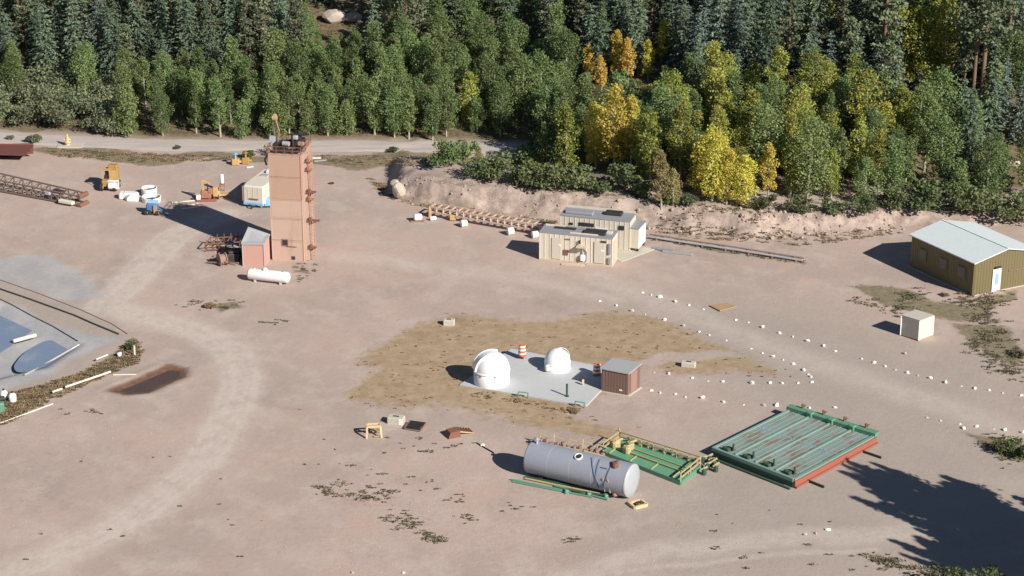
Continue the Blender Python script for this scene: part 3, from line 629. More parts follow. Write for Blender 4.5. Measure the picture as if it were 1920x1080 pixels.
# oxide red stack far left
a = G(-60, 285); mb = MB()
for k in range(12):
    z = .12 + .2 * (k // 4) * 1.0; mb.cyl(G(-120, 293 - (k % 4) * 6, z), G(46 + (k % 3) * 8, 286 - (k % 4) * 5, z), .13)
st_ = thing('pipe_pile', 'dark red pile of steel pipes at the left edge near the road', 'pipe pile', G(-10, 288)); obj('pipe', mb, 'red_brown', st_)
obj('sheet', MB().box(G(0, 281, .75), (6.2, 3.2, .08), -.08), 'red_brown', st_)
# lattice boom
lb = thing('lattice_boom', 'long rusty lattice boom lying on the ground at the left edge', 'crane boom', G(60, 368))
e = G(150, 388); s0 = G(-110, 340); ax = (e - s0).normalized(); sd_ = Vector((-ax.y, ax.x, 0)); Wd = 2.0; Ht = 1.25
ch = [[s0 + sd_ * u + Vector((0, 0, .12 + z)), e + sd_ * u * .55 + Vector((0, 0, .12 + z * .75))] for u, z in ((0, 0), (Wd, 0), (Wd, Ht), (0, Ht))]
mb = MB()
for a_, b_ in ch: mb.cyl(a_, b_, .085, n=8)
obj('chord', mb, 'boom_rust', lb)
mb = MB(); N = 15
for k in range(N):
    for i_ in range(4):
        j = (i_ + 1) % 4; p0 = ch[i_][0].lerp(ch[i_][1], k / N); p1 = ch[j][0].lerp(ch[j][1], k / N); q1 = ch[j][0].lerp(ch[j][1], (k + 1) / N)
        mb.cyl(p0, p1, .045, n=6).cyl(p0, q1, .04, n=6)
obj('lacing', mb, 'boom_rust', lb)
for i_ in (0, 3): 
    c_ = ch[i_][1]; obj('end_pin', MB().cyl(c_ - sd_ * .15 - Vector((0, 0, .03)), c_ + sd_ * 1.2 - Vector((0, 0, .03)), .24, n=16), 'rust', lb)
obj('sheave_block', MB().rbox(ch[3][0].lerp(ch[3][1], .85) + Vector((0, .5, -.1)), (1.3, .4, .35), math.atan2(ax.y, ax.x)), 'dark', lb)
obj('head_plate', MB().rbox(ch[0][0].lerp(ch[0][1], .93) + Vector((-.3, -.05, .25)), (1.7, .5, .28), math.atan2(ax.y, ax.x)), 'plank_white', lb)
obj('bracket_box', MB().rbox(ch[3][0].lerp(ch[3][1], .78) + Vector((0, -.1, -.25)), (.6, .3, .3), math.atan2(ax.y, ax.x)), 'galv', lb)

# ------------------------------------------------------------------ pipe rack with white drums
A = G(806, 406, .0); B = G(1024, 445, .0); ax = (B - A).normalized(); sd_ = Vector((-ax.y, ax.x, 0)); Ln = (B - A).length
pr = thing('pipe_rack', 'long low salmon ladder rack resting on white drums left of the beige cabins', 'pipe rack', A)
mb = MB(); 
for z, o2 in ((.50, 0), (.50, 1.05), (.95, 0.1), (.95, 1.15)): mb.beam(A + sd_ * o2 + Vector((0, 0, z)), B + sd_ * o2 + Vector((0, 0, z)), .16)
obj('rail', mb, 'rack_pale', pr)
mb = MB(); n_ = 17
for k in range(n_ + 1):
    p = A.lerp(B, k / n_); mb.beam(p + Vector((0, 0, .5)), p + sd_ * 1.05 + Vector((0, 0, .5)), .09); mb.beam(p + sd_ * .1 + Vector((0, 0, .95)), p + sd_ * 1.15 + Vector((0, 0, .95)), .12)
    mb.beam(p + Vector((0, 0, .4)), p + sd_ * .1 + Vector((0, 0, 1.0)), .15)
obj('rung', mb, 'rack_pale', pr)
for f_ in (0, .2): p = A.lerp(B, f_); obj('end_bracket', MB().rbox(p + Vector((0, -.1, .35)), (.6, .15, .5) if f_ else (.3, .4, .9)), 'ochre', pr)
for px, py, r_, lab in ((812, 413, .2, 'tiny white drum under the left end of the salmon rack'), (870, 425, .33, 'white drum under the salmon rack, second from its left end'), (957, 440, .36, 'white drum under the middle of the salmon rack'), (1003, 446, .33, 'white drum at the corner of the front beige cabin')):
    p = G(px, py); solo('white_drum', MB().cyl(p + Vector((-.25, -.1, r_)), p + Vector((.25, .1, r_)), r_, n=18).cyl(p + Vector((-.27, -.11, r_)), p + Vector((-.24, -.1, r_)), r_ * 1.05, n=18), 'white', lab, 'drum', 'white drums under the salmon rack')
p = G(783, 415); kt = thing('kettle_drum', 'larger white drum on a low sled at the left end of the salmon rack', 'drum', p)
obj('drum', capsule(MB(), p + Vector((-.4, -.1, .42)), p + Vector((.45, .1, .42)), .33), 'white', kt); obj('sled', MB().box(p + Vector((0, -.05, .06)), (1.3, .5, .1)), 'rust_pale', kt)

# ------------------------------------------------------------------ beige cabins
def cabin(name, label, a, b, dep, hh, mat, z0=.12):
    rz, wd = frame_from(a, b); r = thing(name, label, 'cabin', a, rz)
    obj('wall', MB().box((wd / 2, dep / 2, z0 + hh / 2), (wd, dep, hh)), mat, r, True)
    obj('base_frame', MB().box((wd / 2, -.02, z0 / 2 + .03), (wd + .06, .1, .16)).box((wd / 2, dep + .02, z0 / 2), (wd + .06, .1, .12)).box((-.01, dep / 2, z0 / 2), (.1, dep, .12)).box((wd + .01, dep / 2, z0 / 2 + .03), (.1, dep, .16)), 'trim_tan', r, True)
    obj('roof', MB().box((wd / 2, dep / 2, z0 + hh + .04), (wd + .08, dep + .08, .08)), 'grey_roof', r, True)
    mb = MB(); n_ = int(wd / .45)
    for k in range(n_ + 1): mb.box((wd * k / n_, -.012, z0 + hh / 2), (.05, .04, hh - .1))
    for k in range(4): mb.box((wd + .012, dep * (k + .5) / 4, z0 + hh / 2), (.04, .05, hh - .1))
    obj('siding_rib', mb, mat, r, True)
    return r, wd
a = G(1011.5, 486.5); b_ = G(1147, 500); r, wd = cabin('field_cabin', 'front beige metal cabin with cables and stair frame on its face', a, b_, 2.1, 2.5, 'cream')
hh = 2.5
obj('door', MB().box((wd * .83, -.05, 1.25), (.95, .06, 2.0)), 'tan_paint', r, True)
obj('door', MB().box((wd * .235, -.04, 1.25), (.85, .05, 2.0)), 'tan_paint', r, True)
obj('notice', MB().box((wd * .28, -.075, 1.6), (.22, .02, .22)), 'white', r, True)
obj('notice', MB().box((wd * .87, -.09, 1.45), (.32, .02, .2)), 'white', r, True)
obj('window', MB().box((wd * .365, -.05, .95), (.42, .05, .5)), 'rust', r, True)
obj('vent', MB().box((wd * .39, -.04, 2.22), (.5, .05, .08)), 'rust', r, True)
obj('vent', MB().box((wd * .885, -.09, 2.32), (.5, .05, .16)), 'dark', r, True)
obj('lamp_bracket', MB().box((wd * .56, -.1, 2.1), (.14, .2, .3)), 'dark', r, True)
obj('awning', MB().box((wd * .595, -.3, 1.72), (.95, .6, .1)).box((wd * .52, -.25, 1.6), (.3, .5, .08)), 'trim_tan', r, True)
obj('conduit', MB().tube([(wd * .5, -.08, 1.5), (wd * .64, -.1, 1.45), (wd * .66, -.1, 1.2), (wd * .66, -.1, .35)], .05).tube([(wd * .6, -.1, 1.45), (wd * .6, -.1, .3)], .05).beam((wd * .55, -.35, .25), (wd * .7, -.35, .25), .06), 'galv', r, True)
obj('meter_box', MB().rbox((wd * .605, -.18, .65), (.45, .25, .55)), 'white', r, True)
obj('switch_panel', MB().rbox((wd * .968, -.08, 1.7), (.24, .14, 1.0), 0, .03).rbox((wd * .965, -.08, .55), (.28, .14, .6), 0, .03), 'grey_roof', r, True)
obj('end_door', MB().box((wd + .05, 1.05, 1.25), (.06, 1.5, 1.9)), 'trim_tan', r, True)
mb = MB().rbox((wd * .74, .9, hh + .33), (2.0, 1.0, .22), 0, .05).box((wd * .3, 1.4, hh + .23), (2.0, .5, .06)); obj('roof_unit', mb, 'dark', r, True)
obj('roof_rail', MB().box((wd * .15, 1.8, hh + .27), (1.8, .1, .14)), 'cream', r, True); obj('roof_rail', MB().box((wd * .6, .35, hh + .25), (2.6, .1, .1)), 'cream', r, True); obj('roof_box', MB().box((wd * .9, 1.2, hh + .3), (.8, .6, .15)), 'cream', r, True)
obj('front_step', MB().box((wd * .48, -.75, .08), (1.9, .3, .12)).box((wd * .55, -.5, .1), (1.2, .2, .14)), 'trim_tan', r, True)
a2 = G(1050, 459); b2 = G(1180, 472); r2, wd2 = cabin('field_cabin', 'rear beige metal cabin with dark slit windows behind the front cabin', a2, b2, 2.4, 2.75, 'tan_paint')
obj('window', MB().box((wd2 * .16, -.05, 2.2), (.35, .05, .2)), 'glass', r2, True)
obj('window', MB().box((wd2 * .38, -.05, 2.25), (1.4, .05, .32)), 'glass', r2, True)
obj('window', MB().box((wd2 * .88, -.05, 2.25), (.5, .05, .4)), 'glass', r2, True)
obj('sign_board', MB().box((wd2 * .6, -.07, 1.95), (1.1, .05, .2)), 'white', r2, True)
obj('roof_unit', MB().rbox((wd2 * .25, .8, 3.1), (2.6, .7, .22), 0, .05), 'grey_roof', r2, True)
obj('roof_unit', MB().rbox((wd2 * .72, 1.4, 3.12), (1.6, .8, .25), 0, .05), 'dark', r2, True)
obj('roof_parapet', MB().box((wd2 * .5, 2.3, 3.05), (wd2, .1, .2)), 'tan_paint', r2, True)
aa = G(1165, 470); bb = G(1196, 474); rz, wb = frame_from(aa, bb)
sb = thing('annex_box', 'beige lower annex box joined to the right end of the rear cabin', 'cabin annex', aa + Vector((0, .0, 0)), rz)
obj('wall', MB().box((wb / 2, 1.2, 1.3), (wb, 2.2, 1.9)), 'cream', sb, True); obj('roof', MB().box((wb / 2, 1.2, 2.28), (wb + .08, 2.28, .07)), 'grey_roof', sb, True)
obj('side_panel', MB().box((wb + .02, 1.2, 1.3), (.05, 1.9, 1.7)), 'white', sb, True)
for x, y in ((.15, .3), (wb - .15, .3), (.15, 2.1), (wb - .15, 2.1)): obj('leg', MB().box((x, y, .18), (.2, .2, .34)), 'dark', sb, True)
mb = MB().prism([G(1130, 470), G(1190, 460), G(1228, 468), G(1165, 492)], -.05, .05); o_ = obj('gravel_pad', mb, 'block'); o_['kind'] = 'structure'
solo('plank', MB().beam(G(1225, 464, .1), G(1262, 471, .1), .5, .12), 'grey_roof', 'dark grey plank lying right of the beige annex, nearest to it', 'plank')
solo('plank', MB().beam(G(1243, 470, .08), G(1298, 477, .08), .4, .12), 'galv', 'longer grey plank lying right of the beige annex', 'plank')
# long grey guard pipe
gpn = thing('pipeline', 'long grey pipe on low supports running right from the beige cabins', 'pipeline', G(1360, 462))
pts = [G(1215, 441, .35), G(1280, 451, .35), G(1380, 466, .35), G(1505, 486, .3)]
obj('pipe', MB().tube([p - Vector((0, 0, .12)) for p in pts], .11, 10), 'galv', gpn); obj('pipe', MB().tube([p + Vector((.2, .7, -.15)) for p in pts], .07, 10), 'rust_pale', gpn)
for k in range(7): p = pts[0].lerp(pts[3], .05 + k * .15); obj('support', MB().box((p.x + .1, p.y + .35, .07), (.15, 1.2, .14)), 'rust_pale', gpn)

# ------------------------------------------------------------------ olive building
a = G(1823, 555); b_ = G(1940, 531); c_ = G(1706, 500.5); d_ = b_ + (c_ - a); EH = 3.05; RH = 3.82
ob = thing('metal_building', 'olive green metal building with pale white gable roof at the right edge', 'building', a)
m1 = (a + b_) / 2; m2 = (c_ + d_) / 2
def V3(p, z): return (p.x, p.y, z)
mb = MB().raw([V3(a, 0), V3(b_, 0), V3(b_, EH), V3(m1, RH), V3(a, EH), V3(c_, 0), V3(d_, 0), V3(d_, EH), V3(m2, RH), V3(c_, EH)],
              [(0, 1, 2, 3, 4), (6, 5, 9, 8, 7), (5, 0, 4, 9), (1, 6, 7, 2)])
obj('wall', mb, 'olive', ob)
ux = (b_ - a).normalized(); uy = (c_ - a).normalized(); e1 = ux * .18; e2 = uy * .2; sl = (RH - EH) / ((b_ - a).length / 2)
def slab4(pts, th): return MB().raw([tuple(p) for p in pts] + [(p[0], p[1], p[2] + th) for p in pts], [(0, 3, 2, 1), (4, 5, 6, 7), (0, 1, 5, 4), (1, 2, 6, 5), (2, 3, 7, 6), (3, 0, 4, 7)])
rf = obj('roof', slab4([V3(a - e1 - e2, EH - .18 * sl), V3(m1 - e2, RH), V3(m2 + e2, RH), V3(c_ - e1 + e2, EH - .18 * sl)], .09), 'roof_white', ob)
obj('roof', slab4([V3(m1 - e2, RH), V3(b_ + e1 - e2, EH - .18 * sl), V3(d_ + e1 + e2, EH - .18 * sl), V3(m2 + e2, RH)], .088), 'roof_white', ob)
mb = MB()
LB = (c_ - a).length; WB = (b_ - a).length
mb.beam(V3(m1 - e2, RH + .1), V3(m2 + e2, RH + .1), .2, .05)
obj('roof_seam', mb, 'roof_white', rf)
mb = MB(); nrm = Vector((uy.x, uy.y, 0)) * -1
for k in range(int(LB / .3)): p = a + uy * (.15 + k * .3) - ux * .004; mb.beam(V3(p, .05), V3(p, EH - .1), .03)
for k in range(int(WB / .3)): p = a + ux * (.15 + k * .3) - uy * .004; mb.beam(V3(p, .05), V3(p, EH + min(k * .3, WB - k * .3) * sl - .1), .03)
obj('siding_rib', mb, 'olive', ob)
obj('corner_trim', MB().beam(V3(a - ux * .03 - uy * .03, 0), V3(a - ux * .03 - uy * .03, EH), .12), 'olive', ob)
for f_ in (.18, .47, .80):
    p = a + uy * LB * f_ - ux * .04; w_ = obj('window', MB().beam(V3(p - uy * .5, 1.75), V3(p + uy * .5, 1.75), .08, 1.0), 'olive', ob)
    p = p - ux * .03; obj('pane', MB().beam(V3(p - uy * .34, 1.75), V3(p + uy * .34, 1.75), .05, .8), 'window_grey', w_)
p = a + ux * WB * .36 - uy * .05; dr = obj('door', MB().beam(V3(p - ux * .45, 1.1), V3(p + ux * .45, 1.1), .08, 2.05), 'white', ob)
p2 = p - uy * .05; obj('door_pane', MB().beam(V3(p2 - ux * .16, 1.2), V3(p2 + ux * .16, 1.2), .04, 1.0), 'sky_blue', dr)
obj('door_hood', MB().beam(V3(p - uy * .1 - ux * .3, 2.3), V3(p - uy * .1 + ux * .3, 2.3), .2, .1), 'dark', ob)
obj('sill_pipe', MB().beam(V3(a + ux * WB * .55 - uy * .08, 1.75), V3(a + ux * WB * .9 - uy * .08, 1.6), .05), 'rust_pale', ob)
obj('foundation', MB().prism([a - e1 * .4 - e2 * .4, b_ + e1 * .4 - e2 * .4, d_ + e1 * .4 + e2 * .4, c_ - e1 * .4 + e2 * .4], -.1, .06), 'block', ob)

# big white crate
Lp, Fp, Rp = G(1688.5, 629), G(1722, 639.5), G(1748, 629.5); Bp = Lp + (Rp - Fp)
cr = thing('storage_crate', 'big square off white crate standing alone on the right of the yard', 'crate', Fp)
mb = MB().prism([Lp, Fp, Rp, Bp], .06, 1.78); obj('box', mb, 'crate_front', cr)
cc = (Lp + Fp + Rp + Bp) / 4; obj('lid', MB().prism([p + (p - cc).normalized() * .05 for p in (Lp, Fp, Rp, Bp)], 1.783, 1.86), 'block', cr)
mb = MB()
for p in (Lp, Fp, Rp): q_ = p + (p - cc).normalized() * .02; mb.beam(V3(q_, .06), V3(q_, 1.78), .09)
obj('corner_batten', mb, 'white', cr)
obj('skid', MB().beam(V3(Lp, .03), V3(Bp, .03), .15, .07).beam(V3(Fp, .03), V3(Rp, .03), .15, .07), 'wood', cr)

# ------------------------------------------------------------------ concrete pad, domes, shed
slab = [G(862, 723), G(958, 655.5), G(1166, 697), G(1150, 716), G(1125, 736), G(1099, 763)]
o_ = obj('concrete_pad', MB().prism(slab, -.1, .10), 'concrete'); o_['kind'] = 'structure'
ZP = .10
def dome(px, py, r, hw, label, cat, slit):
    c = G(px, py, ZP); t_ = thing('observatory_dome', label, cat, c)
    obj('wall_ring', MB().lathe([(r, 0), (r, hw), (r * .99, hw + .005)], c, n=56), 'dome_white', t_)
    prof = [(r * 1.025, hw - .06), (r * 1.025, hw + .01), (r, hw + .02)] + [(max(.001, r * math.cos(k * math.pi / 32)), hw + .02 + r * math.sin(k * math.pi / 32)) for k in range(1, 17)]
    obj('dome_shell', MB().lathe(prof, c, n=56), 'dome_white', t_)
    return t_, c
d1, c1 = dome(922, 716, 1.43, 1.12, 'large white observatory dome with raised shutter on the left of the pad', 'dome', True)
az = R(196); hv = Vector((math.cos(az), math.sin(az), 0)); sv = Vector((-hv.y, hv.x, 0)); hw = 1.14
def arcband(t0, t1, r0, r1, w_, n=22):
    vs = []; fs = []
    for k in range(n + 1):
        a_ = t0 + (t1 - t0) * k / n; d = hv * math.cos(a_) + Vector((0, 0, math.sin(a_)))
        for rr, s_ in ((r0, -1), (r1, -1), (r1, 1), (r0, 1)): vs.append(c1 + Vector((0, 0, hw)) + d * rr + sv * s_ * w_ / 2)
    for k in range(n):
        for j in range(4): i_ = k * 4 + j; i2 = k * 4 + (j + 1) % 4; fs.append((i_, i2, i2 + 4, i_ + 4))
    fs += [(0, 3, 2, 1), (n * 4, n * 4 + 1, n * 4 + 2, n * 4 + 3)]
    return MB().raw(vs, fs)
sh = obj('shutter', arcband(R(4), R(112), 1.38, 1.47, .84), 'dome_white', d1)
for s_ in (-1, 1):
    vs = arcband(R(2), R(114), 1.36, 1.51, .06); vs.v = [v + sv * s_ * .42 for v in vs.v]; obj('shutter_rail', vs, 'dome_white', sh)
mb = MB()
for k in range(8): a_ = k * math.pi / 4 + .2; mb.box(c1 + Vector((math.cos(a_) * 1.46, math.sin(a_) * 1.46, 1.02)), (.08, .12, .12), a_)
obj('roller', mb, 'galv', d1)
obj('door', MB().raw(*(lambda A_: ([c1 + Vector((math.cos(x) * 1.445, math.sin(x) * 1.445, z)) for x in A_ for z in (.08, 1.0)], [(2 * i, 2 * i + 2, 2 * i + 3, 2 * i + 1) for i in range(len(A_) - 1)]))([R(275) + R(30) * i / 6 for i in range(7)])), 'white', d1)
d2, c2 = dome(1045, 691, 1.04, .66, 'small white observatory dome on the right half of the pad', 'dome', False)
obj('drive_box', MB().rbox(c2 + Vector((-.78, -.75, .42)), (.42, .36, .42), .7, .08), 'white', d2)
mb = MB()
for s_ in (-.25, .25):
    pts = []
    for k in range(15):
        a_ = R(5) + R(95) * k / 14; rr = math.sqrt(max(0, 1.05 ** 2 - s_ ** 2)); pts.append(c2 + Vector((s_ * .5 + rr * math.cos(a_) * .86, s_ * .8 + rr * math.cos(a_) * .5, .68 + rr * math.sin(a_))))
    mb.tube(pts, .022, 6)
obj('shutter_seam', mb, 'dome_white', d2)
def drum(px, py, label, base=.22):
    c = G(px, py, ZP); t_ = thing('traffic_drum', label, 'traffic drum', c, 0, 'orange and white drums on the pad')
    obj('base', MB().lathe([(.001, 0), (.13, 0), (.12, base), (.001, base)], c, n=20), 'dark', t_)
    z = base; hs_ = [.24, .16, .18, .16, .22]; rad = [.33, .31, .30, .285, .27]
    body = obj('barrel', MB().lathe([(.30, z), (.33, z + .04), (.27, z + .94), (.20, z + .97), (.001, z + .97)], c, n=24), 'orange', t_)
    for k, zz in enumerate((.2, .52, .8)):
        r0 = .33 - .06 * zz / .9 + .008; obj('white_band', MB().lathe([(r0, z + zz), (r0 - .01, z + zz + .15)], c, n=24), 'white', body)
    obj('handle', MB().box(c + Vector((0, 0, z + 1.0)), (.22, .05, .1)), 'orange', t_)
drum(979, 672, 'orange and white striped drum between the two domes at the back of the pad')
drum(1119, 703, 'orange and white striped drum in shade against the brown shed', .05)
p = G(1063, 743, ZP); po = thing('steel_post', 'short dark post standing near the front edge of the pad', 'post', p)
obj('post', MB().cyl(p, p + Vector((0, 0, 1.05)), .085, n=14), 'dark_green', po); obj('base_plate', MB().cyl(p, p + Vector((0, 0, .03)), .16, n=14), 'dark', po)
p = G(1093, 722, ZP); solo('junction_box', MB().rbox(p + Vector((0, 0, .3)), (.18, .15, .35), 0, .02).cyl(p, p + Vector((0, 0, .2)), .05), 'pale_wood', 'tiny pale box on a stalk in the shade of the brown shed', 'electrical box')
for px, py, ww, lab in ((981, 744, .75, 'dark green hoop handle on the front edge of the pad, left one'), (1087, 762, .70, 'dark green hoop handle at the front corner of the pad, right one')):
    p = G(px, py, ZP - .02); solo('pad_handle', MB().tube([p + Vector((-ww / 2, .1, -.05)), p + Vector((-ww / 2, .1, .38)), p + Vector((ww / 2, -.12, .38)), p + Vector((ww / 2, -.12, -.05))], .045, 8), 'green', lab, 'handle')
# brown shed
Ls, Fs, Rs = G(1127.5, 733.5), G(1177, 742), G(1199.5, 727); Bs = Ls + (Rs - Fs); HS = 1.98
bs = thing('instrument_shed', 'brown wooden shed with flat grey roof at the right end of the pad', 'shed', Ls)
obj('wall', MB().prism([Ls, Fs, Rs, Bs], .04, HS), 'brown_shed', bs)
cc = (Ls + Fs + Rs + Bs) / 4
obj('roof', MB().prism([p + (p - cc).normalized() * .14 for p in (Ls, Fs, Rs, Bs)], [HS - .06 + .005, HS - .12, HS + .02, HS + .08], [HS + .05, HS - .01, HS + .12, HS + .18]), 'galv', bs)
mb = MB(); n_ = 9
for k in range(n_): p = Ls.lerp(Fs, (k + .5) / n_) - (Rs - Fs).normalized() * .008; mb.beam(V3(p, .06), V3(p, HS - .15), .025)
obj('board_joint', mb, 'brown_shed', bs)
u_ = (Rs - Fs); p = Fs + u_ * .45 + (Fs - Ls).normalized() * .02; obj('door', MB().beam(V3(p - u_ * .26, 1.0), V3(p + u_ * .26, 1.0), .05, 1.7), 'rust_pale', bs)
p = Ls.lerp(Fs, .68) - u_.normalized() * .03; obj('label_plate', MB().beam(V3(p, .38), V3(p + (Fs - Ls).normalized() * .25, .38), .03, .12), 'white', bs)
obj('footing', MB().prism([p + (p - cc).normalized() * .2 for p in (Ls, Fs, Rs, Bs)], -.06, .045), 'block', bs)

# ------------------------------------------------------------------ concrete blocks, crates, odds and ends
def block(px, py, d, rz, label, hole=False):
    p = G(px, py); t_ = thing('concrete_block', label, 'concrete block', p, rz, 'loose concrete blocks')
    obj('body', MB().rbox((0, 0, d[2] / 2), d, 0, .05), 'block', t_, True)
    obj('lifting_eye', MB().box((0, 0, d[2] + .02), (d[0] * .35, .12, .05)), 'dark', t_, True)
    if hole: obj('end_face', MB().box((d[0] * .36, -d[1] / 2 - .015, d[2] / 2), (d[0] * .25, .03, d[2] * .9)), 'white', t_, True)
block(842, 609, (.95, .55, .5), -.1, 'small pale concrete block on the dry grass behind the large dome')
block(1291, 687, (1.15, .55, .42), -.25, 'low pale concrete block on the dry grass right of the brown shed')
block(743, 793, (1.25, .75, .55), -.25, 'pale concrete block beside the yellow wooden stand', True)
p = G(701, 818); ws = thing('sawhorse_stand', 'small yellow wooden stand with slanted legs in the lower yard', 'wooden stand', p, .1)
for x, y in ((-.55, -.3), (.55, -.25), (-.5, .5), (.5, .5)): obj('leg', MB().beam((x, y - .1 * (1 if y < 0 else -1), 0), (x * .9, y + .12 * (1 if y < 0 else -1), .85), .13), 'pale_wood', ws, True)
obj('top_rail', MB().beam((-.5, -.1, .85), (.5, -.1, .85), .14).beam((-.5, .4, .85), (.5, .4, .85), .12).beam((-.5, -.1, .85), (-.5, .4, .85), .12).beam((.5, -.1, .85), (.5, .4, .85), .12), 'pale_wood', ws, True)
obj('brace', MB().beam((.0, -.25, .1), (.5, -.25, .1), .1).beam((-.1, .45, .25), (.45, .45, .25), .4, .06), 'wood', ws, True)
p = G(778, 803); dp = thing('scrap_grate', 'flat dark steel grate lying right of the pale concrete block', 'grate', p, -.35)
mb = MB()
for k in range(7): mb.beam((-.65, -.5 + k * .18, .14 + .02 * k), (.65, -.45 + k * .18, .14 + .02 * k), .08)
obj('bar', mb, 'dark', dp, True); obj('frame', MB().beam((-.65, -.5, .12), (-.65, .6, .24), .1).beam((.65, -.5, .12), (.65, .6, .24), .1).box((.6, .2, .1), (.25, .9, .18)).beam((-.65, -.5, .1), (.65, -.5, .1), .08), 'rust_pale', dp, True)
p = G(852, 822); lr = thing('loading_ramp', 'brown wooden box with a slatted ramp leading up to the right', 'wooden ramp', p, .45)
obj('box', MB().raw([(-.5, 0, 0), (.5, 0, 0), (.5, .8, 0), (-.5, .8, 0), (-.3, 0, .5), (.5, 0, .55), (.5, .8, .55), (-.3, .8, .5)], [(0, 1, 5, 4), (1, 2, 6, 5), (2, 3, 7, 6), (3, 0, 4, 7), (4, 5, 6, 7), (0, 3, 2, 1)]), 'rust', lr, True)
obj('ramp', MB().raw([(.5, .05, .45), (1.7, .2, .03), (1.7, .95, .03), (.5, .8, .45), (.5, .05, .37), (1.7, .2, 0), (1.7, .95, 0), (.5, .8, .37)], [(0, 1, 2, 3), (4, 7, 6, 5), (0, 4, 5, 1), (1, 5, 6, 2), (2, 6, 7, 3), (3, 7, 4, 0)]), 'pale_wood', lr, True)
mb = MB()
for k in range(5): f_ = .1 + k * .2; mb.beam((.5 + 1.2 * f_, .05 + .15 * f_, .50 - .42 * f_), (.5 + 1.2 * f_, .8 + .15 * f_, .50 - .42 * f_), .09)
obj('cleat', mb, 'rust', lr, True)
p = G(826, 796 + 0); 
solo('plywood_sheet', MB().prism([G(1330, 574), G(1362, 569.5), G(1381, 576), G(1350, 584)], .02, .09), 'wood', 'square tan plywood sheet lying on the ground beside the stone lines', 'plywood')
p = G(1196, 948); vb = thing('wooden_frame', 'small yellow open wooden frame at the near end of the grey tank', 'wooden frame', p, .5)
obj('frame', MB().beam((-.5, -.4, .12), (.5, -.4, .12), .16, .22).beam((-.5, .4, .12), (.5, .4, .12), .16, .22).beam((-.5, -.4, .12), (-.5, .4, .12), .16, .22).beam((.5, -.4, .12), (.5, .4, .12), .16, .22), 'pale_wood', vb, True)
obj('valve', MB().rbox((0, 0, .12), (.4, .35, .25), 0, .08).cyl((-.3, -.1, .2), (.2, .15, .2), .08), 'dark', vb, True)

# ------------------------------------------------------------------ grey tank
TR = 1.22; ta = G(997, 856, TR); tb = G(1185, 901.5, TR); ax = (tb - ta).normalized()
tk = thing('storage_tank', 'large grey cylindrical steel tank lying on its side', 'tank', (ta + tb) / 2 - Vector((0, 0, TR)))
ln = (tb - ta).length
obj('tank_shell', MB().lathe([(TR, 0), (TR, ln)], ta, ax, 56), 'tank_grey', tk)
obj('tank_end', MB().lathe([(TR * 1.012, -.09), (TR * 1.012, .0), (TR * .97, .04), (TR * .6, .12), (.001, .15)], tb, ax, 56), 'tank_end', tk)
obj('tank_end', MB().lathe([(.001, -.15), (TR * .6, -.12), (TR * .97, -.04), (TR * 1.01, 0), (TR * 1.01, .08)], ta, ax, 56), 'tank_grey', tk)
def on_tank(f_, ang, rr=TR):
    """point on the shell; ang 90 = top, 0 = towards the camera side"""
    side = Vector((ax.y, -ax.x, 0)); return ta + ax * ln * f_ + side * math.cos(ang) * rr + Vector((0, 0, math.sin(ang) * rr))
def weld(f_, r_=TR * 1.004): 
    return MB().lathe([(r_ - .01, 0), (r_, .02), (r_, .05), (r_ - .01, .07)], ta + ax * ln * f_, ax, 56)
for f_ in (.22, .44, .66): obj('weld_seam', weld(f_), 'tank_end', tk)
n_ = (on_tank(.5, R(68)) - (ta + ax * ln * .5)).normalized(); p = on_tank(.50, R(68))
mh = obj('manhole', MB().lathe([(.30, -.05), (.30, .08), (.24, .08), (.22, -.02)], p, n_, 22), 'white', tk); obj('manhole_cover', MB().cyl(p, p + n_ * .03, .22, n=20), 'dark', mh)
mb = MB()
for f0, f1 in ((.62, .78), (.70, .74), (.84, .80)):
    pts = [on_tank(f0 + (f1 - f0) * k / 12, R(78 - 105 * k / 12), TR + .03) for k in range(13)]
    for p0, p1 in zip(pts[:-1], pts[1:]): mb.beam(p0, p1, .09, .03)
for a_ in (48, -12): mb.beam(on_tank(.745 if a_ < 50 else .70, R(a_), TR + .04), on_tank(.81, R(a_), TR + .04), .07, .04)
obj('strap', mb, 'navy', tk)
p = on_tank(.855, R(70)); obj('rusty_fitting', MB().rbox(p + Vector((0, 0, .05)), (.45, .7, .3), .3, .1).cyl(p, p + Vector((.25, .1, .3)), .12), 'rust', tk)
p = on_tank(.80, R(-20), TR); obj('ladder', MB().beam(on_tank(.79, R(15), TR + .06), on_tank(.80, R(-38), TR + .08), .1, .05).beam(on_tank(.835, R(15), TR + .06), on_tank(.85, R(-38), TR + .08), .1, .05), 'straw_paint', tk)
p = on_tank(.90, R(-45), TR); obj('drain_fitting', MB().rbox(p, (.5, .3, .2), .3), 'orange_mach', tk)
p = on_tank(.06, R(85)); obj('vent_pipe', MB().cyl(p - Vector((0, 0, .1)), p + Vector((0, 0, .45)), .09).cyl(p + Vector((0, 0, .3)), p + Vector((0, 0, .38)), .2), 'tank_end', tk)
for f_ in (.15, .8):
    p = ta + ax * ln * f_; obj('cradle', MB().box((p.x, p.y, .10), (.3, 2.0, .28), math.atan2(ax.y, ax.x)), 'dark', tk)
p = on_tank(-.01, R(100), TR * .9); obj('side_pipe', MB().tube([on_tank(-.015, R(120), TR * .8), on_tank(-.05, R(120), TR * .8), on_tank(-.05, R(150), TR * .8)], .07), 'rust_pale', tk)
solo('dark_line', MB().cyl(G(893, 830, .05), G(926, 849, .05), .05, n=8), 'dark', 'thin dark line on the ground left of the grey tank', 'rod')  # thin dark cylinder laid flat along the ground
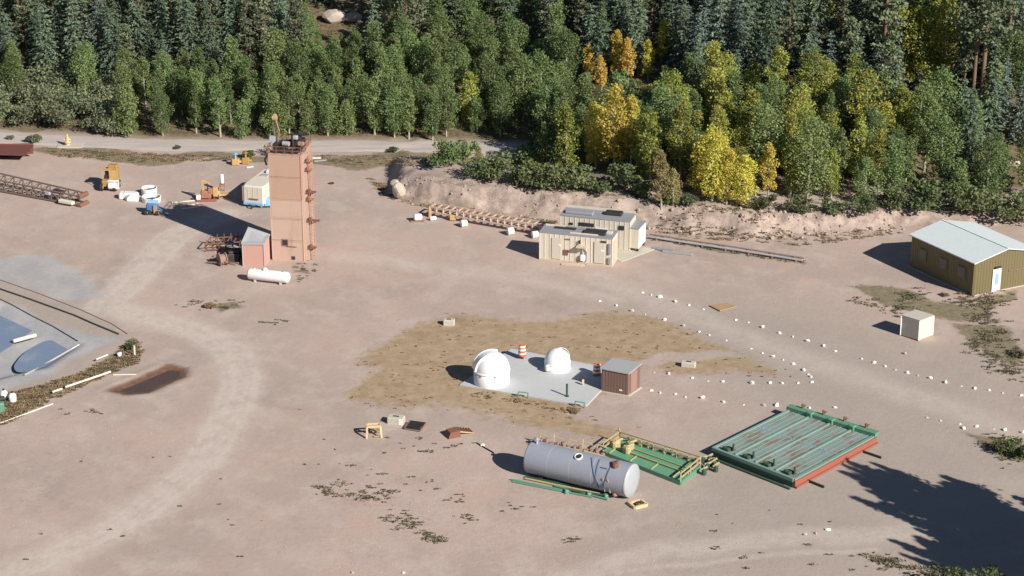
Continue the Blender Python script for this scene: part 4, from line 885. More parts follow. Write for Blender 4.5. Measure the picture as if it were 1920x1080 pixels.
# green pipe bundle
gb = thing('pipe_bundle', 'loose bundle of green painted pipes on the ground in front of the grey tank', 'pipes', G(1050, 920))
for k, (x0, y0_, x1, y1_, z, mt) in enumerate(((958, 899, 1070, 922, .08, 'green'), (962, 903, 1110, 932, .08, 'green'), (985, 897, 1125, 926, .12, 'straw_paint'), (985, 894, 1095, 915, .1, 'dark_green'), (1040, 911, 1139, 936, .12, 'green'), (1060, 917, 1141, 930, .2, 'dark_green'))):
    obj('pipe', MB().cyl(G(x0, y0_, z), G(x1, y1_, z), .075, n=10), mt, gb)
mb = MB()
for px, py in ((1062, 925), (1104, 930), (1136, 934)): p = G(px, py); mb.rbox(p + Vector((0, 0, .15)), (.3, .35, .3), .3, .05)
obj('flange', mb, 'green', gb)
# yellow pipes and fittings behind the tank
yb = thing('pipe_scrap', 'row of faded yellow pipes and fittings behind the grey tank', 'pipe scrap', G(1060, 845))
mb = MB(); mb2 = MB()
for k in range(6): mb.cyl(G(1005 + k * 18, 828 + k * 3.5, .5 + .1 * (k % 2)), G(1040 + k * 18, 838 + k * 3.5, .45), .08, n=8)
for k in range(13): p = G(1004 + k * 10.5, 838 + k * 2.3); mb2.rbox(p + Vector((0, .3, .3 + .1 * (k % 3))), (.3 + .1 * (k % 2), .3, .5), k, .06)
obj('pipe', mb, 'straw_paint', yb); obj('fitting', mb2, 'rust_pale', yb)
mb = MB()
for k in range(5): p = G(1010 + k * 27, 836 + k * 5); mb.beam(p, p + Vector((.1, .2, .95 + .2 * (k % 2))), .09).beam(p + Vector((.1, .2, .9)), p + Vector((.8, .0, .7)), .08)
obj('upright', mb, 'straw_paint', yb)

# ------------------------------------------------------------------ green skid with yellow rails
ga, gb_, gc_ = G(1131, 853), G(1160, 832), G(1313, 880); gd = G(1276, 910)
gs = thing('skid_platform', 'small bright green skid platform with faded yellow railings behind the grey tank', 'platform', gd)
obj('deck', MB().prism([ga, gd, gc_, gb_], .22, .32), 'bright_green', gs)
mb = MB()
for p, q_ in ((ga, gd), (gd, gc_), (gc_, gb_), (gb_, ga)): mb.beam(V3(p, .16), V3(q_, .16), .12, .34)
obj('side_beam', mb, 'green', gs)
mb = MB(); ey = (gc_ - gb_); n_ = 7
for k in range(n_ + 1):
    p = gb_ + ey * k / n_; mb.beam(V3(p, .3), V3(p, 1.0), .07)
for z in (.65, 1.0): mb.beam(V3(gb_, z), V3(gc_, z), .09)
mb.beam(V3(gb_ + ey * .0, 1.3), V3(gb_ + ey * .04, .3), .08)
obj('back_rail', mb, 'straw_paint', gs)
for p, q_ in ((gc_, gd), (gb_, ga)):
    mb = MB()
    for z in (.62, .98): mb.beam(V3(p, z), V3(q_, z), .09)
    for f_ in (0, .5, 1): r_ = p.lerp(q_, f_); mb.beam(V3(r_, .3), V3(r_, 1.0), .08)
    obj('end_rail', mb, 'straw_paint', gs)
mb = MB()
for k in range(4): p = ga.lerp(gd, .08 + k * .27); q_ = p + (gb_ - ga) * .5; mb.beam(V3(p, .36), V3(q_, .36), .07)
mb.beam(V3(ga.lerp(gb_, .4), .42), V3(gd.lerp(gc_, .4), .42), .09); mb.beam(V3(ga.lerp(gb_, .7), .40), V3(gd.lerp(gc_, .65), .38), .06)
obj('floor_bar', mb, 'straw_paint', gs)
mb = MB()
for f_, s_ in ((.55, .4), (.5, .7), (.15, .5)): p = ga.lerp(gd, f_ * .4).lerp(gb_.lerp(gc_, f_ * .4), s_); mb.rbox(V3(p, .6), (.7, .5, .5), f_ * 4, .12).cyl(V3(p, .8), V3(p + Vector((.5, .2, 0)), .9), .1)
obj('gear_case', mb, 'straw_paint', gs)
dg = Vector((.25, .55, 0)); mb = MB()
for k in range(3): mb.cyl(V3(gb_ + dg * (k * .5 + .6) + ey * .05, .1 + .06 * k), V3(gc_ + dg * (k * .5 + .6) - ey * .02 * k, .1), .08, n=8)
pb_ = thing('pipe_stack', 'thin green and rusty pipes lying along the back of the bright green skid', 'pipes', gb_); obj('pipe', mb, 'green', pb_)
mb = MB()
for k in range(9): p = gb_ + dg * 1.1 + ey * (.12 + k * .1); mb.rbox(V3(p, .2), (.35, .25, .3 + .1 * (k % 3)), k, .05)
obj('fitting', mb, 'rust_pale', pb_)
jk = thing('valve_scrap', 'jumble of dark valves and fittings at the right end of the bright green skid', 'valve scrap', G(1328, 880))
for k, (px, py) in enumerate(((1318, 868), (1330, 866), (1338, 876), (1326, 880), (1320, 890), (1342, 884), (1333, 872))):
    p = G(px, py); v_ = obj('valve', MB().rbox(p + Vector((0, 0, .25)), (.35, .3, .5), k, .08), 'dark_green', jk); obj('pipe_end', MB().cyl(p + Vector((-.2, 0, .4)), p + Vector((.25, .1, .5 + .1 * (k % 3))), .09), 'straw_paint', v_)

# ------------------------------------------------------------------ large green deck
DZ = .62; dl, dt, dr_, db = G(1336, 841, DZ), G(1483, 768, DZ), G(1641, 817, DZ), G(1488, 900, DZ)
def D(u, v, z=DZ):
    """u: 0 lower-left edge .. 1 upper-right edge; v: 0 upper-left side .. 1 lower-right side"""
    p = (dl.lerp(dt, u)).lerp(db.lerp(dr_, u), v); return Vector((p.x, p.y, z))
gd_ = thing('steel_deck', 'large square green steel deck with rust streaks lying at the lower right', 'deck', D(0, 1, 0))
m, t, b, o = new_mat('worn_grey_green_deck'); tc = t.nodes.new('ShaderNodeTexCoord')
an = math.atan2((dt - dl).y, (dt - dl).x)
mp = t.nodes.new('ShaderNodeMapping'); mp.vector_type = 'TEXTURE'; mp.inputs['Rotation'].default_value = (0, 0, an); mp.inputs['Scale'].default_value = (2.6, .8, 1); t.links.new(tc.outputs['Object'], mp.inputs[0])
n1 = noise(t, mp.outputs[0], 1.1, 6, .65); n2 = noise(t, tc.outputs['Object'], .5, 5, .6)
c = mix(t, ramp(t, n2, .35, .65), (.26, .30, .29), (.22, .29, .26)); c = mix(t, ramp(t, n1, .50, .60, 0, .85), c, (.235, .13, .10))
c = mix(t, ramp(t, noise(t, tc.outputs['Object'], 5, 5, .7), .5, .8, 0, .4), c, (.38, .36, .34))
t.links.new(c, b.inputs['Base Color']); b.inputs['Roughness'].default_value = .6; M['deck'] = m
obj('deck_plate', MB().prism([D(0, 0), D(0, 1), D(1, 1), D(1, 0)], DZ - .1, DZ), 'deck', gd_)
mb = MB()
for v in (.25, .5, .75): mb.beam(D(.03, v, DZ + .05), D(1, v, DZ + .05), .13, .10)
mb.beam(D(0, 0, DZ + .04), D(1, 0, DZ + .04), .16, .1); mb.beam(D(0, 1, DZ + .04), D(1, 1, DZ + .04), .24, .12)
obj('long_beam', mb, 'mint', gd_)
mb = MB()
for v in (.0625, .125, .1875, .3125, .375, .4375, .5625, .625, .6875, .8125, .875, .9375): mb.beam(D(.1, v, DZ + .015), D(.97, v, DZ + .015), .045, .03)
obj('thin_rib', mb, 'mint', gd_)
obj('cross_joint', MB().beam(D(.55, .01, DZ + .015), D(.55, .99, DZ + .015), .09, .03), 'sky_blue', gd_)
mb = MB().beam(D(1.0, -.03, DZ + .16), D(1.0, 1.02, DZ + .16), .62, .3)
for v in (.25, .5, .75): mb.rbox(D(.98, v, DZ + .2), (.45, .5, .4), an, .05)
obj('head_beam', mb, 'green', gd_)
for v in (.12, .37, .62, .87): obj('stud', MB().cyl(D(1.02, v, DZ + .2), D(1.02, v, DZ + .65), .09).box(D(1.03, v + .01, DZ + .5), (.25, .2, .1), an), 'rust', gd_)
obj('toe_beam', MB().beam(D(0, 0, DZ + .0), D(0, 1, DZ + .0), .22, .26), 'mint', gd_)
for v in (.13, .38, .63, .88): obj('hinge', MB().rbox(D(.06, v, DZ + .12), (.55, .5, .22), an, .06).cyl(D(.07, v + .06, DZ + .1), D(.07, v + .06, DZ + .6), .08).cyl(D(.05, v - .05, DZ + .16), D(.08, v + .05, DZ + .16), .1), 'dark_green', gd_)
mb = MB()
for p, q_ in ((D(0, 0, .3), D(0, 1, .3)), (D(0, 0, .3), D(1, 0, .3))): mb.beam(p, q_, .1, .5)
mb.beam(D(-.04, 0, .06), D(-.04, 1, .06), .2, .12)
obj('side_wall', mb, 'dark_green', gd_)
obj('side_wall', MB().beam(D(0, 1.015, .32), D(1, 1.015, .32), .1, .46).beam(D(0, 1.03, .1), D(1, 1.03, .1), .2, .12).beam(D(1.02, 0, .3), D(1.02, 1, .3), .1, .46), 'red', gd_, label='faded red side wall of the green deck')
for px, py, px2, py2, lab in ((1512, 900, 1545, 913, 'dark steel bar on the ground at the lower right side of the green deck'), (1617, 846, 1652, 858, 'dark steel bar sticking out near the right corner of the green deck')):
    solo('steel_bar', MB().beam(G(px, py, .1), G(px2, py2, .1), .12, .16), 'dark', lab, 'steel bar')
mb = MB()
for p in (G(1545, 893), ): pass

# ------------------------------------------------------------------ pond side things
solo('float_tube', capsule(MB(), G(24, 640, -.3), G(68, 628, -.3), .16), 'plank_white', 'white tube floating on the blue pond liner', 'float')
def pole(px, py, px2, py2, r_, mt, nm, lab, cat, z=.1): return solo(nm, MB().cyl(T(px, py, z), T(px2, py2, z), r_, n=8), mt, lab, cat)
pole(98, 735, 116, 729, .09, 'plank_white', 'white_pipe', 'short broken white pipe at the lower end of the grassy berm', 'pipe', .25)
pole(122, 726, 207, 697, .09, 'plank_white', 'white_pipe', 'long white pipe along the lower edge of the grassy berm', 'pipe', .22)
pole(180, 674, 202, 665, .07, 'plank_white', 'white_pipe', 'thin white pipe along the pond side of the grassy berm', 'pipe', .25)
pole(-20, 801, 99, 757, .05, 'plank_white', 'white_hose', 'thin pale hose running from the left edge below the berm', 'hose', .05)
pole(212, 703, 256, 702, .05, 'plank_white', 'white_hose', 'thin pale pipe between the berm and the muddy puddle', 'hose', .05)
p = T(224, 669); solo('white_bucket', MB().lathe([(.001, 0), (.15, 0), (.2, .38), (.001, .38)], p, n=16), 'white', 'white bucket on the grassy berm near its right end', 'bucket')
p = T(253, 667); pg = thing('fence_post', 'short pale post among the weeds at the right end of the berm', 'post', p); obj('post', MB().beam(p, p + Vector((0, 0, .9)), .12), 'plank_white', pg); obj('cap', MB().box(p + Vector((0, 0, .92)), (.16, .16, .04)), 'galv', pg)
for k, (px, py, lab) in enumerate(((8, 748, 'white plastic jug nearest the left edge beside the green machine'), (24, 753, 'white plastic jug beside the weeds, right of its twin'))):
    p = G(px, py); j = thing('white_jug', lab, 'plastic jug', p, 0, 'white jugs at the left edge'); obj('jug', MB().lathe([(.001, 0), (.27, .02), (.3, .1), (.3, .55), (.15, .72), (.08, .75)], p, n=20), 'white', j); obj('cap', MB().cyl(p + Vector((0, 0, .75)), p + Vector((0, 0, .85)), .09, n=12), 'dark', j)
p = G(-4, 772); gm_ = thing('mixer_unit', 'dark green machine cut off by the left edge beside the white jugs', 'machine', p); obj('body', MB().rbox(p + Vector((-.2, .2, .4)), (1.3, 1.0, .7), .3, .1), 'green', gm_); obj('motor', MB().cyl(p + Vector((-.2, .3, .9)), p + Vector((.5, .5, .9)), .2), 'dark', gm_)
def hose(pts, r_, mt, nm, lab):
    vs = []
    for a_, b_ in zip(pts[:-1], pts[1:]):
        for k in range(6): vs.append(T(a_[0] + (b_[0] - a_[0]) * k / 6, a_[1] + (b_[1] - a_[1]) * k / 6, r_))
    solo(nm, MB().tube(vs, r_, 6), mt, lab, 'hose')
hose([(-10, 538), (60, 562), (140, 591), (176, 607), (232, 630)], .07, 'liner_black', 'black_hose', 'thick dark hose running down from the left edge to the berm')
hose([(-10, 521), (70, 549), (150, 580), (210, 607), (245, 630)], .035, 'rust_pale', 'brown_cable', 'thin brown cable beside the thick dark hose')
hose([(-10, 556), (20, 570), (60, 592), (100, 612), (155, 645)], .04, 'liner_black', 'rubber_cord', 'dark cord along the upper rim of the pond liner')
hose([(148, 646), (110, 668), (75, 688), (40, 706)], .09, 'galv', 'rolled_tarp', 'rolled pale edge of liner at the lower rim of the pond')
# ------------------------------------------------------------------ white marker stones
ROCKS = []
for k in range(6):
    mb = MB().rock((0, 0, .09), (.34, .27, .24), k + 40, 1); me = bpy.data.meshes.new('stone'); me.from_pydata(mb.v, [], mb.f); me.materials.append(M['stone_white' if k < 5 else 'stone_pale']); ROCKS.append(me)
def zc(pts): return [(1100 + x / 2.3415, 520 + y / 2.3415) for x, y in pts]
LA = zc([(245, 65), (283, 75), (323, 84), (390, 105), (449, 120), (513, 137), (655, 185), (710, 195), (773, 217), (847, 243), (905, 259), (971, 279), (1040, 300), (1093, 323), (1207, 356), (1262, 374), (1311, 390), (1356, 405), (1407, 419), (1453, 431), (1509, 443), (1575, 461), (1645, 476), (1704, 487), (1767, 495), (1826, 506), (1907, 517), (1398, 335)])
LB_ = zc([(57, 103), (130, 122), (200, 145), (257, 160), (342, 184), (426, 212), (495, 238), (537, 252), (612, 275), (722, 311), (772, 330), (819, 347), (862, 360), (908, 379), (952, 406), (974, 424), (983, 435), (990, 458)])
LC = zc([(295, 415), (360, 421), (465, 440), (533, 453), (598, 457), (724, 463), (805, 462), (857, 463), (928, 462)])
LD = zc([(283, 495), (322, 505), (390, 512), (432, 524), (509, 528), (600, 546), (690, 557), (777, 560), (835, 561), (910, 562), (978, 571), (1091, 570)])
LE = zc([(1493, 615), (1553, 628), (1640, 643), (1655, 662), (1711, 653), (1788, 664), (1835, 670), (1915, 682)])
LF = [(1552, 993), (1530, 1000), (1510, 1002), (660, 1073), (757, 1073), (1842, 915), (905, 835)]
small = [.75, 1, 1.15, .8, .9, 1.05, .7, 1.2, .95]
for nm, pts, lab in (('a', LA, 'white painted stone in the long upper row crossing the yard to the right edge'), ('b', LB_, 'white painted stone in the row curving round the upper edge of the dry grass'),
                     ('c', LC, 'white painted stone in the short row right of the brown shed below the low block'), ('d', LD, 'white painted stone in the row above the large green deck'),
                     ('e', LE, 'white painted stone in the row at the right edge beyond the green deck'), ('f', LF, 'lone white stone lying in the open gravel of the lower yard')):
    for k, (px, py) in enumerate(pts):
        o_ = bpy.data.objects.new('marker_stone', ROCKS[random.randrange(6)]); COL.objects.link(o_); g_ = G(px, py + 1); o_.location = (g_.x, g_.y, H(g_.x, g_.y) - random.uniform(.02, .09))
        s_ = small[(k * 5 + len(pts)) % 9] * random.uniform(.85, 1.35); o_.scale = (s_ * 1.1, s_, s_); o_.rotation_euler = (0, 0, k * 1.7); tag(o_, lab, 'stone', {'a': 'upper row of white stones', 'b': 'curved row of white stones', 'c': 'short row of white stones', 'd': 'row of white stones above the deck', 'e': 'row of white stones at the right edge', 'f': 'scattered white stones'}[nm])
# boulders
bid = 0
def boulder(px, py, d, mt, label, grp=None):
    global bid; bid += 1
    p = T(px, py); mb = MB().rock((p.x, p.y, p.z + d[2] * .3), d, 100 + bid, 2); solo('boulder', mb, mt, label, 'boulder', grp, Vector((p.x, p.y, p.z)))
boulder(748, 366, (1.5, 1.2, 1.7), 'stone_pale', 'big grey boulder at the left end of the earth bank')
boulder(741, 349, (1.0, .9, .9), 'stone_pale', 'grey boulder on top of the left end of the earth bank')
boulder(628, 40, (3.6, 2.2, 1.8), 'stone_pale', 'largest pale boulder in the clearing high in the forest')
boulder(660, 38, (2.6, 2.0, 1.3), 'stone_pale', 'smaller pale boulder right of the largest one high in the forest')
boulder(1900, 310, (1.6, 1.0, .8), 'stone_pale', 'pale boulder among the trees at the right edge')
boulder(1740, 288, (2.0, .9, .6), 'stone_pale', 'flat pale boulder in the gap between the trees on the right slope')
# rubble and pebbles: nobody could count them
def scatter_rocks(name, spots, mt, label, cat):
    mb = MB(); base = [MB().rock((0, 0, 0), (1, .8, .7), 300 + k, 1) for k in range(4)]
    for (x, y, s_) in spots:
        b_ = base[random.randrange(4)]; z = H(x, y); ca, sa = math.cos(x * 9), math.sin(x * 9)
        mb.raw([(x + (v.x * ca - v.y * sa) * s_, y + (v.x * sa + v.y * ca) * s_, z + v.z * s_ + s_ * .12) for v in b_.v], b_.f)
    o_ = obj(name, mb, mt); tag(o_, label, cat); o_['kind'] = 'stuff'; return o_
sp = []
for _ in range(650):
    x = random.uniform(FX0, 44); d = random.uniform(-.6, 3.4); y = float(np.interp(x, FX, FY)) + d; s_ = random.choice([.12, .15, .2, .25, .4]) * random.uniform(.7, 1.3) * (1.3 if x > 8 else .8)
    if P(x, y, 0)[0] < 1700: sp.append((x, y, s_))
scatter_rocks('bank_rubble', sp, 'stone_dirt', 'loose rubble and broken rock along the earth bank', 'rubble')
sp = []
for _ in range(1500):
    px, py = random.uniform(0, 1920), random.uniform(400, 1080); g_ = G(px, py); sp.append((g_.x, g_.y, random.uniform(.04, .11)))
scatter_rocks('pebbles', sp, 'stone_pale', 'small loose pebbles strewn over the gravel yard', 'pebbles')

# ------------------------------------------------------------------ leaves
def leaf_mesh(name, C_, S_, tone, mat, flat=0., stretch=None, dirs=None):
    """one quad per leaf clump; C_ centres (n,3), S_ sizes, tone 0..1"""
    n = len(C_); nr = rng.normal(size=(n, 3)); nr[:, 2] = nr[:, 2] + flat * np.sign(nr[:, 2] + 1e-6); nr /= np.linalg.norm(nr, axis=1)[:, None]
    if dirs is not None:
        a_ = dirs / np.linalg.norm(dirs, axis=1)[:, None]
    else:
        a_ = np.cross(nr, rng.normal(size=(n, 3)))
        a_ /= np.linalg.norm(a_, axis=1)[:, None] + 1e-9
    b_ = np.cross(nr, a_); b_ /= np.linalg.norm(b_, axis=1)[:, None] + 1e-9
    st2 = 1.0 if stretch is None else stretch
    sa = (S_ * .5 * st2)[:, None]; sb = (S_ * .5)[:, None]; k1 = rng.uniform(.6, 1.2, (n, 1)); k2 = rng.uniform(.6, 1.2, (n, 1))
    V = np.stack([C_ - a_ * sa * k1, C_ - b_ * sb * k2 + a_ * sa * .1, C_ + a_ * sa, C_ + b_ * sb * k1 + a_ * sa * .1], 1).reshape(-1, 3)
    me = bpy.data.meshes.new(name); me.vertices.add(4 * n); me.vertices.foreach_set('co', V.ravel()); me.loops.add(4 * n); me.loops.foreach_set('vertex_index', np.arange(4 * n, dtype=np.int32))
    me.polygons.add(n); me.polygons.foreach_set('loop_start', np.arange(0, 4 * n, 4, dtype=np.int32)); me.update(calc_edges=True)
    at = me.attributes.new('tone', 'FLOAT', 'FACE'); at.data.foreach_set('value', np.clip(tone, 0, 1).astype(np.float32))
    if mat is not None: me.materials.append(mat)
    return me
def me_of(mb, name, mat):
    me = bpy.data.meshes.new(name); me.from_pydata(mb.v, [], mb.f); me.polygons.foreach_set('use_smooth', mb.sm); me.materials.append(M[mat]); return me
def aspen(hh, cr, n=1500, base=.22, seed=0):
    """tapered trunk with limbs, irregular oval crown of leaf clumps; height hh, crown radius cr"""
    rr = random.Random(seed); g = np.random.default_rng(seed); mb = MB()
    lean = Vector((rr.uniform(-.3, .3), rr.uniform(-.3, .3), 0)); r0 = .10 + hh * .008
    pts = [Vector((0, 0, -.3)), Vector((0, 0, hh * .35)) + lean * .3, Vector((0, 0, hh * .7)) + lean * .7, Vector((0, 0, hh * .95)) + lean]
    rad = [r0, r0 * .75, r0 * .4, .03]
    for i_ in range(3): mb.cyl(pts[i_], pts[i_ + 1], rad[i_], rad[i_ + 1], 8, False)
    lobes = []
    for k in range(17):
        f_ = base + (1 - base) * (k + .5) / 17 * .98; prof = math.sin(math.pi * min(1, (f_ - base) / (1 - base) * .82 + .16)) ** .7
        a_ = k * 2.4 + rr.uniform(-.5, .5); rad_ = cr * prof * rr.uniform(.25, .75); c_ = Vector((math.cos(a_) * rad_, math.sin(a_) * rad_, hh * f_)) + lean * f_
        lobes.append((c_, cr * rr.uniform(.30, .52) * (.6 + .4 * prof), rr.uniform(-.25, .25)))
        if k % 2 == 0 and k < 14: mb.cyl(Vector((0, 0, hh * max(.12, f_ - .12))) + lean * f_, c_, r0 * .35, .02, 5, False)
    C_ = []; tn = []; per = n // len(lobes)
    for c_, r_, t_ in lobes:
        d = g.normal(size=(per, 3)); d /= np.linalg.norm(d, axis=1)[:, None]; rad_ = r_ * g.uniform(.45, 1.08, (per, 1))
        C_.append(np.array(c_) + d * rad_ * np.array([1, 1, 1.15])); tn.append(.45 + t_ + g.normal(size=per) * .22)
    C_ = np.concatenate(C_); tn = np.concatenate(tn); ok = C_[:, 2] > hh * base * .6
    C_ = C_[ok]; tn = tn[ok]
    return me_of(mb, 'trunk', 'aspen_bark'), leaf_mesh('crown', C_, g.uniform(.13, .29, len(C_)), tn, None, .45)
def spruce(hh, cr, seed=0, base=.08, n_wh=17):
    rr = random.Random(seed); g = np.random.default_rng(seed); mb = MB().cyl((0, 0, -.3), (0, 0, hh * .97), .13 + hh * .008, .03, 8, False)
    C_ = []; D_ = []; S_ = []; tn = []
    for k in range(n_wh):
        f_ = base + (1 - base) * (k + rr.random() * .5) / n_wh; ln = cr * (1 - f_) ** .8 * rr.uniform(.8, 1.1) + .15; nb = 8 if k < n_wh * .7 else 6
        for j in range(nb):
            a_ = j * 2 * math.pi / nb + k * 1.1 + rr.uniform(-.25, .25); l2 = ln * rr.uniform(.6, 1.15); z0 = hh * f_ + rr.uniform(-.15, .15); tt = rr.uniform(-.2, .2)
            m_ = int(8 + l2 * 7); s_ = g.uniform(.12, 1, m_)
            x = np.cos(a_) * l2 * s_ + g.normal(size=m_) * .13 * (.4 + s_); y = np.sin(a_) * l2 * s_ + g.normal(size=m_) * .13 * (.4 + s_); z = z0 - l2 * .38 * s_ ** 1.3 + l2 * .10 * s_ ** 3 + g.normal(size=m_) * .06
            C_.append(np.stack([x, y, z], 1)); D_.append(np.stack([np.full(m_, math.cos(a_)) + g.normal(size=m_) * .45, np.full(m_, math.sin(a_)) + g.normal(size=m_) * .45, np.full(m_, -.35) + g.normal(size=m_) * .2], 1))
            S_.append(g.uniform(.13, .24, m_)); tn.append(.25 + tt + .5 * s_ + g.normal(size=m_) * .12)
            if k % 3 == 0 and j % 2 == 0: mb.cyl((0, 0, z0), (math.cos(a_) * l2 * .8, math.sin(a_) * l2 * .8, z0 - l2 * .28), .03, .01, 4, False)
    C_ = np.concatenate(C_); D_ = np.concatenate(D_); S_ = np.concatenate(S_); tn = np.concatenate(tn)
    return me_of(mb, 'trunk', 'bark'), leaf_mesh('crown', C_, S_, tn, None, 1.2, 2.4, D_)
def ponderosa(hh, cr, seed=0, base=.42, n=1900, lobes_n=24, ls=1.0, vs=.6):
    rr = random.Random(seed); g = np.random.default_rng(seed); mb = MB().cyl((0, 0, -.3), (.1, 0, hh * .55), .24, .16, 10, False).cyl((.1, 0, hh * .55), (.05, .1, hh * .97), .16, .03, 8, False)
    C_ = []; tn = []; per = n // lobes_n
    for k in range(lobes_n):
        f_ = base + (1 - base) * (k + .5) / lobes_n; prof = (1 - ((f_ - base) / (1 - base)) ** 1.6) * .85 + .15; a_ = k * 2.4 + rr.uniform(-.6, .6); rd = cr * prof * rr.uniform(.35, .85)
        c_ = Vector((math.cos(a_) * rd, math.sin(a_) * rd, hh * f_ * .99)); r_ = cr * rr.uniform(.24, .42) * (.55 + .45 * prof); t_ = rr.uniform(-.25, .25)
        mb.cyl((.05, 0, hh * f_ - .2), c_, .07, .03, 5, False)
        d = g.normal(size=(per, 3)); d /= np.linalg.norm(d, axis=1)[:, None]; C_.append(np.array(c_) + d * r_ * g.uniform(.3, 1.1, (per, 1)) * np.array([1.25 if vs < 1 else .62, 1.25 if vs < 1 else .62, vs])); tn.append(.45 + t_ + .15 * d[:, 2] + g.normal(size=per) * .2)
    C_ = np.concatenate(C_); tn = np.concatenate(tn)
    return me_of(mb, 'trunk', 'pine_bark'), leaf_mesh('crown', C_, g.uniform(.18, .34, len(C_)) * ls, tn, None, .2, 1.5)
def bushm(r_, hh, seed=0, n=900):
    rr = random.Random(seed); g = np.random.default_rng(seed); mb = MB(); C_ = []; tn = []
    for k in range(9):
        a_ = k * 2.4; rd = r_ * rr.uniform(.1, .75); c_ = Vector((math.cos(a_) * rd, math.sin(a_) * rd, hh * rr.uniform(.3, .72))); q_ = r_ * rr.uniform(.3, .5); t_ = rr.uniform(-.25, .25)
        mb.cyl((rd * .15 * math.cos(a_), rd * .15 * math.sin(a_), -.15), c_, .045, .015, 5, False)
        d = g.normal(size=(n // 9, 3)); d /= np.linalg.norm(d, axis=1)[:, None]; p_ = np.array(c_) + d * q_ * g.uniform(.35, 1.1, (n // 9, 1)) * np.array([1, 1, hh / (r_ * 1.9)]); p_[:, 2] = np.maximum(p_[:, 2], .03); C_.append(p_); tn.append(.45 + t_ + g.normal(size=n // 9) * .22)
    C_ = np.concatenate(C_); tn = np.concatenate(tn)
    return me_of(mb, 'stem', 'bark'), leaf_mesh('foliage', C_, g.uniform(.12, .25, len(C_)), tn, None, .3)
ASP = [aspen(8.0, 2.0, 3700, .14, 1), aspen(8.6, 2.4, 4300, .16, 2), aspen(7.2, 1.9, 3300, .08, 3), aspen(9.2, 1.9, 3700, .17, 4), aspen(6.4, 2.4, 3900, .05, 5), aspen(8.0, 1.6, 2800, .18, 6)]
SPR = [spruce(10, 2.6, 11), spruce(12.5, 3.1, 12, n_wh=20), spruce(8.5, 2.5, 13), spruce(11, 2.3, 14, .10)]
PON = [ponderosa(13, 2.3, 21, .35), ponderosa(15, 2.6, 22, .42), ponderosa(11, 2.3, 23, .25)]
BSH = [bushm(1.3, 1.5, 31), bushm(1.7, 2.2, 32, 1200), bushm(.9, 1.0, 33, 600), bushm(2.1, 3.0, 34, 1500)]
def plant(kind, x, y, meshes, mat, label, cat, group=None, s=1.0, sz=None, rz=None, z=None, sep=('trunk', 'crown')):
    z = H(x, y) if z is None else z; rz = random.uniform(0, 6.28) if rz is None else rz
    t_ = bpy.data.objects.new(kind, None); t_.empty_display_size = .3; COL.objects.link(t_); t_.location = (x, y, z - .03); t_.rotation_euler = (0, 0, rz); t_.scale = (s, s, s if sz is None else sz); tag(t_, label, cat, group)
    for nm, me in zip(sep, meshes):
        o_ = bpy.data.objects.new(nm, me); COL.objects.link(o_); o_.parent = t_
        if nm in ('crown', 'foliage'):
            if not me.materials: me.materials.append(None)
            o_.material_slots[0].link = 'OBJECT'; o_.material_slots[0].material = L[mat]
    return t_
used = []; named = []
def put(kind, px, py, meshes, mat, label, cat, group=None, s=1., sz=None, sep=('trunk', 'crown'), claim=1.3):
    p = T(px, py); used.append((p.x, p.y, claim)); named.append((px, py, kind, mat)); return plant(kind, p.x, p.y, meshes, mat, label, cat, group, s, sz, sep=sep)

# named colourful trees (base point in the photo)
A_ = ASP
put('aspen_tree', 1118, 318, A_[0], 'aspen_yellow', 'yellow aspen left of the tallest yellow crown beside the bank', 'aspen', s=.85)
put('aspen_tree', 1152, 325, A_[3], 'aspen_yellow', 'tall bright yellow aspen in the middle of the slope above the bank', 'aspen', s=.98)
put('aspen_tree', 1183, 322, A_[5], 'aspen_yellow', 'slim yellow aspen at the right of the tallest yellow crown', 'aspen', s=.95)
put('aspen_tree', 1062, 345, A_[5], 'aspen_lime', 'slim yellowish green aspen standing on the bank left of the yellow ones', 'aspen', s=.98)
put('aspen_tree', 1335, 378, A_[1], 'aspen_yellow', 'broad golden aspen at the front edge of the right stand', 'aspen', s=.85)
put('aspen_tree', 1362, 384, A_[0], 'aspen_yellow', 'golden aspen just right of the broad one at the front edge', 'aspen', s=.72)
put('aspen_tree', 1395, 386, A_[2], 'aspen_yellow', 'short golden aspen lowest on the front edge of the right stand', 'aspen', s=.70)
put('aspen_tree', 1318, 372, A_[2], 'aspen_yellow', 'small golden aspen at the left of the broad golden one', 'aspen', s=.85)
put('aspen_tree', 1440, 372, A_[5], 'aspen_yellow', 'slim yellow aspen between green ones in the right stand', 'aspen', s=.7)
put('aspen_tree', 1240, 388, A_[5], 'aspen_tan', 'pale tan thin aspen in front of the slope', 'aspen', s=.72)
put('aspen_tree', 1275, 345, A_[3], 'aspen_lime', 'lime green aspen left of the golden group', 'aspen', s=.9)
put('aspen_tree', 1262, 385, A_[2], 'aspen_tan', 'second tan thin aspen, right of the first', 'aspen', s=.5)
for px, py, k, s_, lab in ((1105, 165, 5, .6, 'orange aspen at the left of the orange group high in the forest'), (1128, 172, 5, .5, 'deep orange aspen lowest in the orange group high in the forest'), (1158, 150, 5, .68, 'tall orange aspen in the middle of the orange group high in the forest'), (1178, 155, 5, .62, 'slim orange aspen right of the tall orange one'), (1215, 150, 5, .55, 'small orange yellow aspen at the right of the orange group'), (1240, 118, 5, .6, 'yellow orange aspen highest on the slope among dark spruces'), (912, 190, 5, .4, 'small orange aspen top among green aspens above the road')):
    put('aspen_tree', px, py, A_[k], 'aspen_orange' if px < 1200 else 'aspen_yellow', lab, 'aspen', s=s_, claim=.9)
